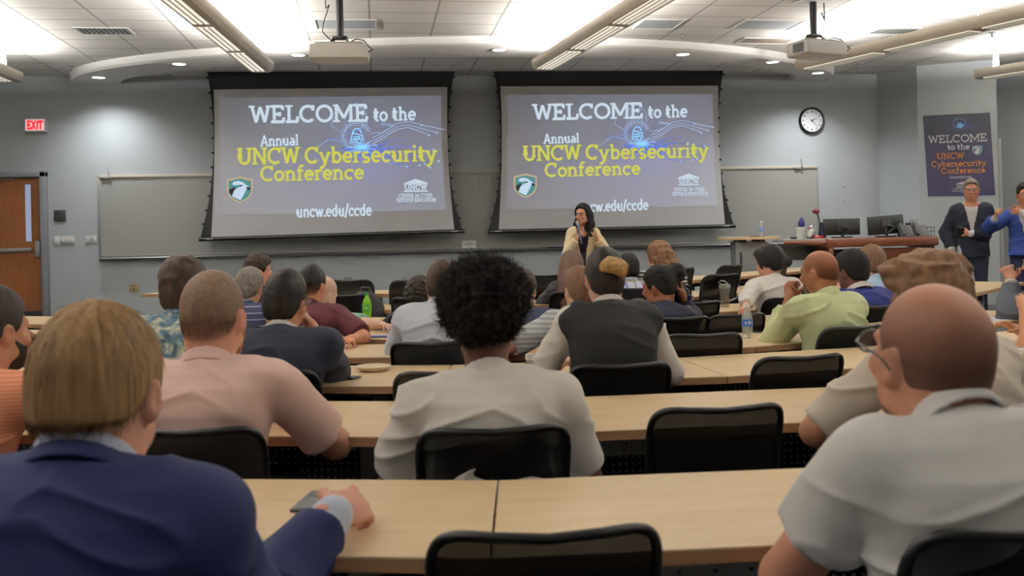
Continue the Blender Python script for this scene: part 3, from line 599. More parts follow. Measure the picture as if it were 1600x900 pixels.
# ================================================================ POSTER on the side face
a = Vector((*r1, 0)); c_ = Vector((*r2, 0)); ux = (c_-a).normalized(); nrm = Vector((ux.y, -ux.x, 0))
if nrm.y > 0: nrm = -nrm
def on_poster(x, y):
    r = Vector(ray(x, y)); C0 = Vector(CAM); t = (a-C0).dot(nrm)/r.dot(nrm); return C0+r*t
pc = [on_poster(*q) for q in ((1450, 307), (1555, 305), (1548, 175), (1442, 181))]
org = pc[0]+nrm*.006; U_ = pc[1]-pc[0]; V_ = pc[3]-pc[0]
o = empty('poster', 'dark violet welcome poster on the right side wall behind the standing man', 'poster', tuple(org))
pf = lambda u, v, d=0: tuple(U_*u+V_*v+nrm*d)
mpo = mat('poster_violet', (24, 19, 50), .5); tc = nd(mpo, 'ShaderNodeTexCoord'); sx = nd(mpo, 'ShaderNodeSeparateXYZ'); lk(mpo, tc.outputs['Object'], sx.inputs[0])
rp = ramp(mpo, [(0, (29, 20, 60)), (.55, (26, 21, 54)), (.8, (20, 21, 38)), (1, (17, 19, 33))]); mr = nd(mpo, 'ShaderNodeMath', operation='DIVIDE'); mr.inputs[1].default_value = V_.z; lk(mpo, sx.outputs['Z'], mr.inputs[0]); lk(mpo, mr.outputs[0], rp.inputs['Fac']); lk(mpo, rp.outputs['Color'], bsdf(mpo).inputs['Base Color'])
b = MB(); vs = [b.bm.verts.new(pf(u, v, d)) for d in (-.005, 0) for u, v in ((0, 0), (1, 0), (1, 1), (0, 1))]
b.bm.faces.new(vs[4:]); b.bm.faces.new(vs[:4][::-1])
for i in range(4): b.bm.faces.new((vs[i], vs[(i+1) % 4], vs[4+(i+1) % 4], vs[4+i]))
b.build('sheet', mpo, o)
f = lambda u, v: pf(u, v, .003)
b = MB(); text(b, 'WELCOME', f, .06, .655, .88, .095, .13); text(b, 'to the', f, .34, .565, .33, .07, .15); text(b, 'uncw.edu/ccde', f, .35, .215, .32, .035, .12, serif=False)
temple(b, f, .43, .10, .25, .075); text(b, 'CENTER CYBER', f, .38, .075, .34, .016, .1); text(b, 'DEFENSE EDUCATION', f, .36, .05, .38, .016, .1); b.build('white_lettering', mat('print_white', (206, 204, 204), .6), o)
b = MB(); text(b, 'UNCW', f, .17, .455, .41, .075, .14); text(b, 'Cybersecurity', f, .08, .36, .82, .075, .13); text(b, 'Conference', f, .22, .275, .66, .07, .13); b.build('orange_lettering', mat('print_orange', (206, 128, 44), .6), o)
bs = [MB() for _ in range(3)]+[[MB() for _ in range(3)]]; shield(*bs, f, .71, .49, .14, .11, lambda p, i: tuple(Vector(p)+nrm*.0012*i)); e = bs[0].build('crest', mat('print_grey', (190, 190, 190), .6), o)
bs[1].build('crest_field', mat('print_teal', (80, 150, 150), .6), e); bs[2].build('crest_bird', mat('print_white', (206, 204, 204)), e); [q_.build('crest_shade', mat('print_dark', (40, 40, 48), .6), e) for q_ in bs[3]]
b = MB(); rq = random.Random(3); cxp, cyp = .55, .86
for i in range(30):
    a_ = rq.uniform(0, 6.28); l0 = rq.uniform(.03, .08); l1 = l0+rq.uniform(.03, .24); ribbon(b, L(cxp+l0*math.cos(a_), cyp+l0*.6*math.sin(a_), cxp+l1*math.cos(a_), min(.97, cyp+l1*.45*math.sin(a_))), .003, lambda u, v: pf(u, v, .002))
b.build('printed_rays', mat('print_blue', (62, 84, 140), .6), o)
b = MB(); b.poly([pf(cxp+.05*math.cos(j*.52), cyp+.035*math.sin(j*.52), .0026) for j in range(12)]); ribbon(b, arc(cxp-.01, cyp+.03, .09, .055, 0, 360, 24), .006, lambda u, v: pf(u, v, .0026)); b.build('printed_lock', mat('print_sky', (110, 160, 210), .6), o)
# grey acoustic board on the recess wall
a2 = Vector((*r2, 0)); c2 = Vector((*r3, 0)); u2 = (c2-a2).normalized(); n2 = Vector((u2.y, -u2.x, 0)); n2 = n2 if n2.y < 0 else -n2; hp = on_poster(1560, 216).z; ww_ = (c2-a2).length
o = empty('acoustic_panel', 'grey fabric panel on the recessed wall right of the poster', 'wall panel', tuple(a2+u2*(ww_/2)+n2*.03), math.atan2(u2.y, u2.x)); bxo('panel', (-.06, 0, (hp+.2)/2), (ww_-.2, .05, hp-.2), noisy('panel_fabric', (150, 150, 146), (158, 158, 154), nscale=60, rough=.9), o, .006)
# ================================================================ STAGE FURNITURE
FZ = .17
m_cher = wood('cherry_veneer', (90, 47, 28), (97, 52, 31), (106, 58, 36), (2, 8, 8), .4)
m_dch = wood('cherry_dark', (74, 36, 22), (82, 40, 24), (88, 44, 27), (2, 8, 8), .4)
pL = at(1293, 372, 12.6); pR = at(1460, 370, 12.6); pw = np.hypot(*(pR-pL)[:2]); pz = (pL[2]+pR[2])/2-FZ; pa = math.atan2((pR-pL)[1], (pR-pL)[0])
pod = empty('podium_desk', 'cherry wood instructor podium desk carrying two monitors', 'podium', (*((pL+pR)/2)[:2], FZ), pa)
b = MB(); b.box((0, .35, pz-.06), (pw+.06, .85, .12), .02); b.build('top', m_cher, pod, smooth=35)
b = MB(); b.box((.06, .01, (pz-.14)/2+.03), (pw-.28, .03, pz-.2), .004); b.build('front_panel', m_cher, pod)
for x in (-pw/2+.04, pw/2-.04): bxo('side_post', (x, .03, (pz-.12)/2), (.07, .1, pz-.12), m_cher, pod, .01)
for x in (-pw/2+.03, pw/2-.03): bxo('side_panel', (x, .4, (pz-.12)/2), (.03, .7, pz-.12), m_dch, pod)
bxo('inner_panel', (0, .12, (pz-.14)/2), (pw-.12, .02, pz-.16), M_BLACK, pod); bxo('plinth', (0, .38, .04), (pw-.04, .74, .08), M_DARK, pod)
# side wing of the desk
w0 = at(1226, 374, 12.9); w1_ = at(1300, 379, 12.7)
wg = empty('side_shelf', 'low white shelf with a curved cherry edge beside the podium', 'shelf', (*w0[:2], FZ)); vx = w1_-w0
hz = w0[2]-FZ
poly = [(0, 0)] + [(vx[0]*t, vx[1]*t-.16*math.sin(math.pi*t*.5)) for t in (.15, .3, .45, .6, .75, .9, 1.0)] + [(vx[0], vx[1]+.5), (0.05, .55)]
b = MB(); b.prism(poly, hz-.035, hz, bev=.004); b.build('top', mat('shelf_white', (190, 190, 188), .4), wg); b = MB(); pts = [(p[0], p[1]-.004, hz-.05) for p in poly[:8]]; b.tube(pts, .036, 8, flat=.9); b.build('edge', m_cher, wg, smooth=50)
b = MB(); b.box((.62, .2, hz/2-.04), (.05, .4, hz-.08), .006); b.box((.35, .3, hz-.2), (.7, .03, .2)); b.build('bracket', M_GREY, wg)
def on_pod(px, py, d=.3):   # a spot on the podium top, d behind its front edge
    v = at(px, py, 12.6+d); return (v[0], v[1], FZ+pz)
def monitor(px0, px1, py0, py1, z, label, tilt):
    p0 = at(px0, py1, z); p1 = at(px1, py0, z); w = np.hypot(*(p1-p0)[:2]); h = p1[2]-p0[2]; o = empty('monitor', label, 'monitor', (*((p0+p1)/2)[:2], FZ+pz), -PSI); zz = max(.04, p0[2]-FZ-pz)
    M = TR(0, 0, zz+h/2) @ RY(tilt)
    b = MB(); b.box((0, 0, 0), (w, .035, h), .006, M); b.build('case', M_BLACK, o, smooth=35)
    bxo('display', (0, .0195, 0), (w-.03, .003, h-.03), mat('monitor_display', (24, 26, 30), .2), o, 0, M)
    b = MB(); b.box((0, -.03, 0), (.13, .03, .13), .006, M); b.tube([(0, -.05, zz+h/2), (w*.2, -.09, zz+h*.35), (.02, -.06, zz+.02)], .02, 10); b.build('monitor_arm', M_DARK, o, smooth=50)
    b = MB(); b.box((0, 0, .01), (.24, .18, .02), .006); b.tube([(0, -.03, .01), (0, -.04, zz+.1)], .02, 10); b.build('stand', M_BLACK, o, smooth=50)
monitor(1287, 1343, 342, 369, 12.95, 'black monitor on the left of the podium, seen from behind', .0); monitor(1356, 1411, 338, 368, 12.95, 'black monitor on the right of the podium, tilted, seen from behind', -.06)
def phone_desk(px, py, label):
    p = on_pod(px, py, .15); o = empty('desk_phone', label, 'telephone', p, -PSI); M = TR(0, 0, .07) @ RX(.9)
    b = MB(); b.box((0, 0, 0), (.2, .2, .035), .01, M); b.build('body', M_BLACK, o, smooth=35); b = MB(); b.box((-.06, .02, .035), (.05, .2, .03), .012, M); b.build('handset', M_DARK, o, smooth=35)
    bxo('foot', (0, .05, .035), (.16, .12, .07), M_BLACK, o, .01)
phone_desk(1416, 362, 'black desk phone on the podium, beside the right monitor'); phone_desk(1438, 362, 'black desk phone on the podium, nearer the right end')
def jar(px, py, r, h, name, label, cat, m, cap=None, capm=None):
    p = on_pod(px, py, .35); o = empty(name, label, cat, p); b = MB(); b.lathe([(0, 0), (r*.9, 0), (r, .01), (r, h*.8), (r*.85, h*.9), (r*.85, h), (0, h)], 20); b.build('body', m, o, smooth=40)
    if cap: b = MB(); b.lathe([(0, h), (r*.9, h), (r*.9, h+cap), (0, h+cap)], 20); b.build('lid', capm or M_BLACK, o, smooth=40)
m_gj = mat('grey_translucent', (120, 122, 122), .2)
jar(1419, 360, .04, .16, 'jar', 'dark lidded jar on the podium behind the desk phones', 'jar', mat('jar_smoke', (74, 74, 74), .2), .03)
jar(1425, 360, .025, .23, 'hand_sanitizer', 'clear pump bottle on the podium, left of two', 'bottle', mat('clear_plastic', (190, 194, 194), .15, alpha=.5)); jar(1432, 360, .025, .23, 'hand_sanitizer', 'clear pump bottle on the podium, right of two', 'bottle', mat('clear_plastic', (190, 194, 194)))
p = on_pod(1452, 365, .2); o = empty('pen_rack', 'small black wire rack at the right end of the podium', 'rack', p); b = MB()
for z in (.0, .06, .12): b.tube([(-.05, -.04, z+.006), (.05, -.04, z+.006), (.05, .04, z+.006), (-.05, .04, z+.006), (-.05, -.04, z+.006)], .004, 6)
for x, y in ((-.05, -.04), (.05, -.04), (.05, .04), (-.05, .04)): b.tube([(x, y, 0), (x, y, .13)], .004, 6)
b.build('wire', M_BLACK, o)
# things on the wing
def on_wing(px, py, d=.25): v = at(px, py, 12.9+d); return (v[0], v[1], w0[2])
p = on_wing(1251, 375); o = empty('tub', 'white plastic tub on the shelf under the blue magnet', 'tub', p); b = MB(); b.lathe([(0, 0), (.052, 0), (.06, .12), (.06, .125), (.072, .127), (.072, .165), (.066, .165), (.06, .13), (0, .13)], 24); b.build('body', mat('tub_white', (222, 220, 214), .5), o, smooth=40)
p = on_wing(1266, 377, .15); o = empty('figurine', 'small white and black toy bird beside the white tub', 'figurine', p); b = MB(); b.lathe([(0, 0), (.05, 0), (.055, .05), (.04, .11), (.02, .13), (0, .135)], 16, RY(.25)); b.build('body', mat('figurine_black', (30, 30, 32), .5), o, smooth=60)
b = MB(); b.lathe([(0, .0), (.03, .02), (.045, .07), (.03, .13), (0, .15)], 16, TR(-.03, -.02, .01) @ RY(.45)); b.lathe([(0, -.03), (.028, 0), (0, .03)], 14, TR(.02, 0, .16)); b.build('breast', M_WHITE, o, smooth=60); b = MB(); b.lathe([(.014, 0), (0, .05)], 10, TR(0, -.01, .155) @ RY(-1.7)); b.build('beak', mat('beak_pink', (190, 110, 116), .5), o)
p = on_wing(1279, 375, .15); o = empty('microphone', 'gooseneck microphone with a red foam head on a red base', 'microphone', p); b = MB(); b.lathe([(0, 0), (.09, 0), (.085, .03), (.05, .045), (0, .045)], 24); b.build('base', mat('mic_red', (150, 20, 26), .4), o, smooth=50)
b = MB(); b.tube([(0, 0, .04), (.03, 0, .12), (.02, 0, .25), (-.02, 0, .36)], .008, 8); b.build('gooseneck', M_BLACK, o, smooth=60); b = MB(); b.lathe([(0, -.03), (.045, -.01), (.05, .01), (.03, .03), (0, .035)], 16, TR(-.03, 0, .37)); b.build('foam_head', mat('mic_foam', (120, 30, 44), .9), o, smooth=60)
p = on_wing(1285.5, 373, .2); o = empty('water_bottle', 'navy blue metal bottle beside the left monitor', 'bottle', p); b = MB(); b.lathe([(0, 0), (.045, 0), (.046, .16), (.034, .185), (.03, .19), (0, .19)], 20); b.build('body', mat('bottle_navy', (34, 42, 88), .4, .3), o, smooth=40); b = MB(); b.lathe([(0, .19), (.036, .19), (.036, .22), (0, .22)], 20); b.build('cap', M_BLACK, o, smooth=40)
p = on_wing(1240, 374, .1); o = bxo('glasses_case', (0, 0, .015), (.09, .04, .03), M_BLACK, None, .01); o.location = p; tag(o, 'small black case on the shelf left of the white tub', 'case')
# lectern table
lt0 = at(1131, 370, 12.3); lt1 = at(1226, 370, 12.3); lc = (lt0+lt1)/2; lw = np.hypot(*(lt1-lt0)[:2]); lh = lc[2]-FZ
lec = empty('lectern_table', 'standing table with an oval light wood top left of the podium', 'table', (lc[0], lc[1]+.2, FZ), -PSI)
b = MB(); b.prism([(lw/2*math.copysign(abs(math.cos(t))**.6, math.cos(t)), .3*math.copysign(abs(math.sin(t))**.8, math.sin(t))) for t in [2*math.pi*i/36 for i in range(36)]], lh-.035, lh, bev=.006); b.build('top', M_MAPLE, lec)
m_lt = mat('lectern_grey', (124, 126, 128), .5, .2)
b = MB(); b.box((0, .02, (lh-.06)/2), (.42, .3, lh-.06), .01); b.build('column', m_lt, lec, smooth=35); bxo('base', (0, .02, .015), (.6, .5, .03), M_GREY, lec, .006)
bxo('slot', (-.14, -.131, lh-.28), (.035, .006, .16), M_DARK, lec, .002); b = MB()
for x in (-.12, .12): b.box((x, 0, lh-.05), (.09, .36, .035), .005)
b.build('top_bracket', M_DARK, lec)
p = lec.matrix_basis @ Vector((-.25, -.05, lh)); o = bxo('paper_sheet', (0, 0, .0015), (.28, .2, .003), mat('paper', (226, 226, 224), .7)); o.location = p; tag(o, 'white paper lying on the oval standing table', 'paper')
p = lec.matrix_basis @ Vector((.12, .1, lh)); o = bxo('black_phone', (0, 0, .005), (.14, .07, .01), M_BLACK, None, .004); o.location = p; o.name = 'mobile_phone'; tag(o, 'black phone beside the bottle on the oval standing table', 'phone')
# ================================================================ LONG TABLES
m_perf = mat('modesty_panel', (16, 16, 17), .5); tc = nd(m_perf, 'ShaderNodeTexCoord'); mp = nd(m_perf, 'ShaderNodeMapping'); mp.inputs['Scale'].default_value = (1, 1, 1); lk(m_perf, tc.outputs['Object'], mp.inputs[0])
# punched holes show the lighter carpet behind: a dot grid
sep = nd(m_perf, 'ShaderNodeSeparateXYZ'); lk(m_perf, mp.outputs[0], sep.inputs[0])
def mod_(src, p):
    d = nd(m_perf, 'ShaderNodeMath', operation='DIVIDE'); d.inputs[1].default_value = p; lk(m_perf, src, d.inputs[0]); f_ = nd(m_perf, 'ShaderNodeMath', operation='FRACT'); lk(m_perf, d.outputs[0], f_.inputs[0]); s_ = nd(m_perf, 'ShaderNodeMath', operation='SUBTRACT'); s_.inputs[1].default_value = .5; lk(m_perf, f_.outputs[0], s_.inputs[0]); q = nd(m_perf, 'ShaderNodeMath', operation='MULTIPLY'); lk(m_perf, s_.outputs[0], q.inputs[0]); lk(m_perf, s_.outputs[0], q.inputs[1]); return q.outputs[0]
ad = nd(m_perf, 'ShaderNodeMath', operation='ADD'); lk(m_perf, mod_(sep.outputs['X'], .026), ad.inputs[0]); lk(m_perf, mod_(sep.outputs['Z'], .026), ad.inputs[1])
lt = nd(m_perf, 'ShaderNodeMath', operation='LESS_THAN'); lt.inputs[1].default_value = .04; lk(m_perf, ad.outputs[0], lt.inputs[0])
mxp = nd(m_perf, 'ShaderNodeMix', data_type='RGBA'); mxp.inputs[6].default_value = (*lin((14, 14, 15)), 1); mxp.inputs[7].default_value = (*lin((150, 150, 150)), 1); lk(m_perf, lt.outputs[0], mxp.inputs[0]); lk(m_perf, mxp.outputs[2], bsdf(m_perf).inputs['Base Color'])
M_LEG = mat('leg_grey', (158, 158, 158), .45, .2)
ROWS = {1: (.74, .60, [(-2.0, 2.95), (.22, 2.485), (2.15, 2.42)]),
        2: (.74, .655, [(-2.3, 4.3), (.2, 3.70), (1.95, 3.69), (3.5, 4.1)]),
        3: (.74, .66, [(-2.1, 5.28), (.2, 4.765), (1.35, 4.73), (2.45, 4.90), (3.7, 5.45)]),
        4: (.74, .62, [(-2.3, 6.33), (.2, 5.715), (1.80, 5.69), (3.1, 6.12), (4.3, 6.85)]),
        5: (.74, .60, [(-2.98, 7.62), (.2, 6.60), (1.75, 6.64), (3.3, 7.12), (4.1, 7.7)]),
        6: (.74, .66, [(-3.72, 9.2), (-1.9, 8.3), (.2, 7.66), (1.9, 7.86), (3.4, 8.28), (4.3, 8.9)]),
        7: (.78, .62, [(-1.95, 9.4), (.2, 8.60), (1.9, 8.85), (3.2, 9.62), (4.5, 10.9)]),
        8: (.87, .56, [(-2.5, 10.48), (-.1, 9.42), (1.75, 9.6), (3.2, 10.62), (5.4, 12.5)])}
ROWN = ['', 'nearest', 'second nearest', 'third nearest', 'fourth nearest', 'fifth nearest', 'third from front wall', 'second from front wall', 'foremost']
def seg_name(r, i, n): 
    return {2: ['left', 'right'], 3: ['left', 'middle', 'right'], 4: ['left', 'middle', 'inner right', 'outer right'], 5: ['outer left', 'inner left', 'middle', 'inner right', 'outer right']}[n][i]
def table(p_far, q_far, p_near, q_near, h, label, group='maple topped desks in curved rows', mod=None):
    """one desk: trapezoid top between far and near edges"""
    P = [Vector((*v, 0)) for v in (p_near, q_near, q_far, p_far)]; ctr = sum(P, Vector())/4; d = (P[1]-P[0]); L_ = d.length; a = math.atan2(d.y, d.x)
    fz = floor_z(ctr.y); o = empty('training_table', label, 'table', (ctr.x, ctr.y, fz), a, group); h = h-fz
    inv = RZ(-a) @ TR(-ctr.x, -ctr.y, 0); Q = [(inv @ v) for v in P]; g = .003
    poly = [(Q[0].x+g, Q[0].y), (Q[1].x-g, Q[1].y), (Q[2].x-g, Q[2].y), (Q[3].x+g, Q[3].y)]
    b = MB(); b.prism(poly, h-.004, h); b.build('table_top', M_MAPLE, o); b = MB(); b.prism(poly, h-.034, h-.0035, bev=.002); b.build('edge_band', M_EDGE, o)
    yn = (Q[0].y+Q[1].y)/2; yf = (Q[2].y+Q[3].y)/2; x0 = max(Q[0].x, Q[3].x)+.12; x1 = min(Q[1].x, Q[2].x)-.12
    bxo('modesty_panel', ((x0+x1)/2, yf-.16, h-.2), (x1-x0, .012, .30), m_perf, o)
    bxo('cable_tray', ((x0+x1)/2, yf-.22, h-.075), (x1-x0, .1, .05), M_BLACK, o, .006)
    for x in (x0+.18, x1-.18):
        b = MB(); b.box((x, (yn+yf)/2+.06, h/2-.02), (.075, .05, h-.06), .008, None); b.box((x, (yn+yf)/2, h-.05), (.06, (yf-yn)*.7, .03), .005); b.box((x, (yn+yf)/2, .02), (.07, (yf-yn)*.8, .04), .01); b.build('leg', M_LEG, o, smooth=35)
    if mod is not None:
        xm = (inv @ Vector((*mod, 0))).x; pm = empty('x', None, None); bpy.data.objects.remove(pm)
        b = MB(); n = 10; hw, r = .17, .034
        pl = [(hw*s+r*math.cos(t)-(0 if s > 0 else 0), r*math.sin(t)) for s, t0 in ((1, -math.pi/2), (-1, math.pi/2)) for t in [t0+math.pi*k/n for k in range(n+1)]]
        b.prism(pl, -.02, .02, M=TR(xm, yn+.14, h-.078) @ RX(math.pi/2), bev=.004); pw_ = b.build('power_module', mat('module_grey', (160, 162, 162), .45), o, smooth=40)
        b = MB()
        for k in range(4):
            xx = xm-.12+k*.08
            for dx, dz in ((-.009, .006), (.009, .006)): b.box((xx+dx, yn+.119, h-.078+dz), (.004, .004, .012))
            b.box((xx, yn+.119, h-.090), (.007, .004, .007))
        b.build('socket_slot', M_BLACK, pw_)
    return o
def near_line(pl, dp):
    pl = [Vector((*p, 0)) for p in pl]; out = []
    for i, p in enumerate(pl):
        d0 = (p-pl[i-1]).normalized() if i else None; d1 = (pl[i+1]-p).normalized() if i < len(pl)-1 else None
        n = Vector((0, 0, 0))
        for d in (d0, d1):
            if d is not None: n += Vector((d.y, -d.x, 0))
        n.normalize(); k = 1/max(.5, n.dot(Vector(((d1 or d0).y, -(d1 or d0).x, 0)))); out.append((p+n*dp*k).xy)
    return out
TOPZ = {}
for r, (h, dp, pl) in ROWS.items():
    nl = near_line(pl, dp); TOPZ[r] = h
    for i in range(len(pl)-1):
        mod = None
        if r == 2 and i == 1: mod = onz(958, 699, .66)[:2]
        if r == 1 and i == 1: mod = onz(1150, 888, .66)[:2]
        table(pl[i], pl[i+1], nl[i], nl[i+1], h, 'maple topped table in the %s row, %s section' % (ROWN[r], seg_name(r, i, len(pl)-1)), mod=mod)
# free wing table at the right
c0 = np.array(onz(1528, 457, .76)[:2]); c1 = np.array(onz(1600, 441, .76)[:2]); dv = (c1-c0)/np.hypot(*(c1-c0)); nv = np.array([-dv[1], dv[0]]); c1 = c0+dv*1.9
table(tuple(c0+nv*.62-dv*.02), tuple(c1+nv*.62), tuple(c0), tuple(c1), .76, 'maple topped table at the right, in front of the standing man in the dark blazer')
# ================================================================ CHAIRS
m_mesh = mat('mesh_fabric', (13, 12, 12), .9, alpha=.985, spec=.1); m_rim = mat('chair_rim', (9, 9, 10), .5, spec=.3); m_seat = noisy('seat_fabric', (18, 18, 19), (26, 26, 27), nscale=80, rough=.9)
def back_surf(u, v):
    """chair back: u across -1..1, v up 0..1 (local: sitter faces +y)"""
    w = .205+.012*v; x = u*w; z = .475+v*.385 - .018*(1-u*u)*v; y = -.19 - .06*v + .05*u*u + .03*math.sin(v*3.1)
    return Vector((x, y, z))
def make_chair():
    o = empty('mesh_chair', 'c', 'chair')
    # rounded-rectangle rim
    def rr(t):
        k = t*4 % 4; c = .2
        import itertools
        # superellipse walk in (u, v)
        a = t*2*math.pi; cu = math.copysign(abs(math.cos(a))**.36, math.cos(a)); cv = math.copysign(abs(math.sin(a))**.36, math.sin(a)); return cu, .5+.5*cv
    b = MB(); pts = [back_surf(*rr(i/56)) for i in range(57)]; b.tube(pts, .0105, 8, cap=False, flat=1.0); b.build('back_frame', m_rim, o, smooth=60)
    b = MB(); n = 14; rows = []
    for j in range(n+1):
        v = j/n; cv = abs(2*v-1); lim = (1-cv**(1/.18))**.18 if cv < 1 else .62; lim = max(.6, min(1, lim)); rows.append([back_surf((-1+2*i/n)*lim*.985, .015+v*.97) for i in range(n+1)])
    b.grid(rows); b.build('back_mesh', m_mesh, o, smooth=180)
    b = MB(); b.tube([back_surf(-.95, .36)+Vector((0, -.012, 0)), back_surf(-.5, .34)+Vector((0, -.022, 0)), back_surf(0, .33)+Vector((0, -.026, 0)), back_surf(.5, .34)+Vector((0, -.022, 0)), back_surf(.95, .36)+Vector((0, -.012, 0))], .016, 8); b.build('lumbar_bar', M_BLACK, o, smooth=60)
    b = MB(); b.tube([(0, -.235, .60), (0, -.245, .48), (0, -.2, .39), (0, -.05, .375)], [.03, .03, .028, .03], 10); b.build('back_support', M_BLACK, o, smooth=60)
    b = MB(); b.prism([(.24*math.copysign(abs(math.cos(t))**.45, math.cos(t)), .02+.23*math.copysign(abs(math.sin(t))**.45, math.sin(t))) for t in [2*math.pi*i/36 for i in range(36)]], .40, .465, bev=.02); b.build('seat', m_seat, o, smooth=50)
    b = MB(); b.tube([(0, 0, .10), (0, 0, .40)], .028, 14); b.lathe([(0, .39), (.09, .39), (.07, .36), (.04, .34), (0, .34)], 16); b.build('gas_column', M_DARK, o, smooth=50)
    for k in range(5):
        a = 2*math.pi*k/5+.3; c, s = math.cos(a), math.sin(a); b = MB(); b.tube([(0, 0, .11), (.15*c, .15*s, .095), (.29*c, .29*s, .07)], [.028, .024, .018], 8); b.build('leg', M_BLACK, o, smooth=60)
        b = MB(); M = TR(.285*c, .285*s, .03) @ RZ(a+math.pi/2) @ RY(math.pi/2); b.lathe([(0, -.022), (.03, -.02), (.03, .02), (0, .022)], 14, M); b.build('caster', M_DARK, o, smooth=50)
    return o
CH_PROTO = None
CH_TOP = .86-.02
def chair(px, py, z, rz, label):
    """px, py: middle of the top rim; z: distance along the view axis"""
    global CH_PROTO
    if CH_PROTO is None: o = CH_PROTO = make_chair()
    else: o = copy_tree(CH_PROTO)
    p = at(px, py, z); rz = math.radians(rz); off = Matrix.Rotation(rz, 3, 'Z') @ Vector((0, -.235, 0))
    o.location = (p[0]-off.x, p[1]-off.y, max(floor_z(p[1]), p[2]-.845) if z > 4 else 0); o.rotation_euler = (0, 0, rz); o['label'] = label; o['group'] = 'black mesh backed chairs'
    if z > 4: o.location.z = floor_z(p[1]-off.y)
    return o
NEAR = {r: near_line(pl, dp) for r, (h, dp, pl) in ROWS.items()}
def row_dist(r, p):
    """how far p stands on the camera side of the near edge of row r"""
    best = None
    for a, c in zip(NEAR[r], NEAR[r][1:]):
        a = np.array(a); c = np.array(c); d = c-a; L_ = np.hypot(*d); d = d/L_; n = np.array([d[1], -d[0]]); q = np.array(p[:2])-a; t = min(max(q@d, 0), L_)
        v = q-d*t; dist = np.hypot(*v); s_ = 1 if q@n > 0 else -1
        if best is None or dist < best[0]: best = (dist, s_*dist, math.degrees(math.atan2(d[1], d[0])))
    return best[1], best[2]
def row_chair(px, row, dist, rz, label, py=None):
    z = {1: 1.9, 2: 3, 3: 4.2, 4: 5.2, 5: 6.2, 6: 7.3, 7: 8.4, 8: 9.2}[row]; o = chair(px, 400, z, 0, label)
    for _ in range(8):
        p = at(px, 420, z); d, a = row_dist(row, p); z += (d-dist)*.9
    c = Matrix.Rotation(math.radians(rz+a), 3, 'Z') @ Vector((0, -.24, 0)); q = at(px, 420, z)+np.array(c)*0
    # the pixel column belongs to the back, so slide the chair sideways to bring its back there
    ux = Matrix.Rotation(math.radians(a), 3, 'Z') @ Vector((1, 0, 0)); sh = -c.dot(ux)
    for _ in range(3):
        w_ = np.array([q[0]+ux.x*sh+c.x, q[1]+ux.y*sh+c.y, .84])-CAM; zz = w_@FW; col = PX+(w_@RT/zz)*FPX*math.cos(RHO)-(w_[2]/zz)*FPX*math.sin(RHO); sh += (px-col)*zz/FPX
    o.location = (q[0]+ux.x*sh, q[1]+ux.y*sh, floor_z(q[1])); o.rotation_euler = (0, 0, math.radians(rz+a)); return o
chair(856, 831, 1.70, -2, 'empty black mesh chair in the nearest row, in the middle foreground')
row_chair(1131, 2, .02, 3, 'empty black mesh chair right of the man with the round afro')
row_chair(1260, 3, .04, 0, 'empty black mesh chair in the third row, below the man in the pale green shirt')
row_chair(700, 3, .12, 0, 'empty black mesh chair left of the afro, beyond the man in the white polo')
row_chair(1102, 4, .06, 0, 'empty black mesh chair at the left of the water bottle with the blue label')
row_chair(838, 5, .03, 0, 'empty black mesh chair between the afro and the grey polo sleeve')
row_chair(1158, 5, .03, -4, 'empty black mesh chair directly behind the water bottle with the blue label')
row_chair(1096, 6, .03, 4, 'empty black mesh chair under the raised elbow of the person in navy')
row_chair(545, 8, .03, 4, 'empty black mesh chair in the front row, left of the green bottle')
row_chair(648, 8, .03, 2, 'black mesh chair in the front row, above the curly dark hair')
row_chair(537, 7, .03, 4, 'black mesh chair with a dark bag on it, left of the green bottle')
row_chair(646, 7, .03, 0, 'black mesh chair in front of the curly dark haired person')
row_chair(853, 8, .03, -4, 'empty black mesh chair in the front row, left of the long brown hair')
row_chair(1066, 8, .03, -6, 'black mesh chair in the front row, right of the raised hand')
row_chair(1132, 7, .03, -8, 'empty black mesh chair directly behind the clear shaker bottle')
row_chair(1146, 8, .03, 0, 'empty black mesh chair in the front row, above the clear shaker bottle')
row_chair(1225, 8, .03, 8, 'black mesh chair at the curved end of the front row, beside the dark bun')
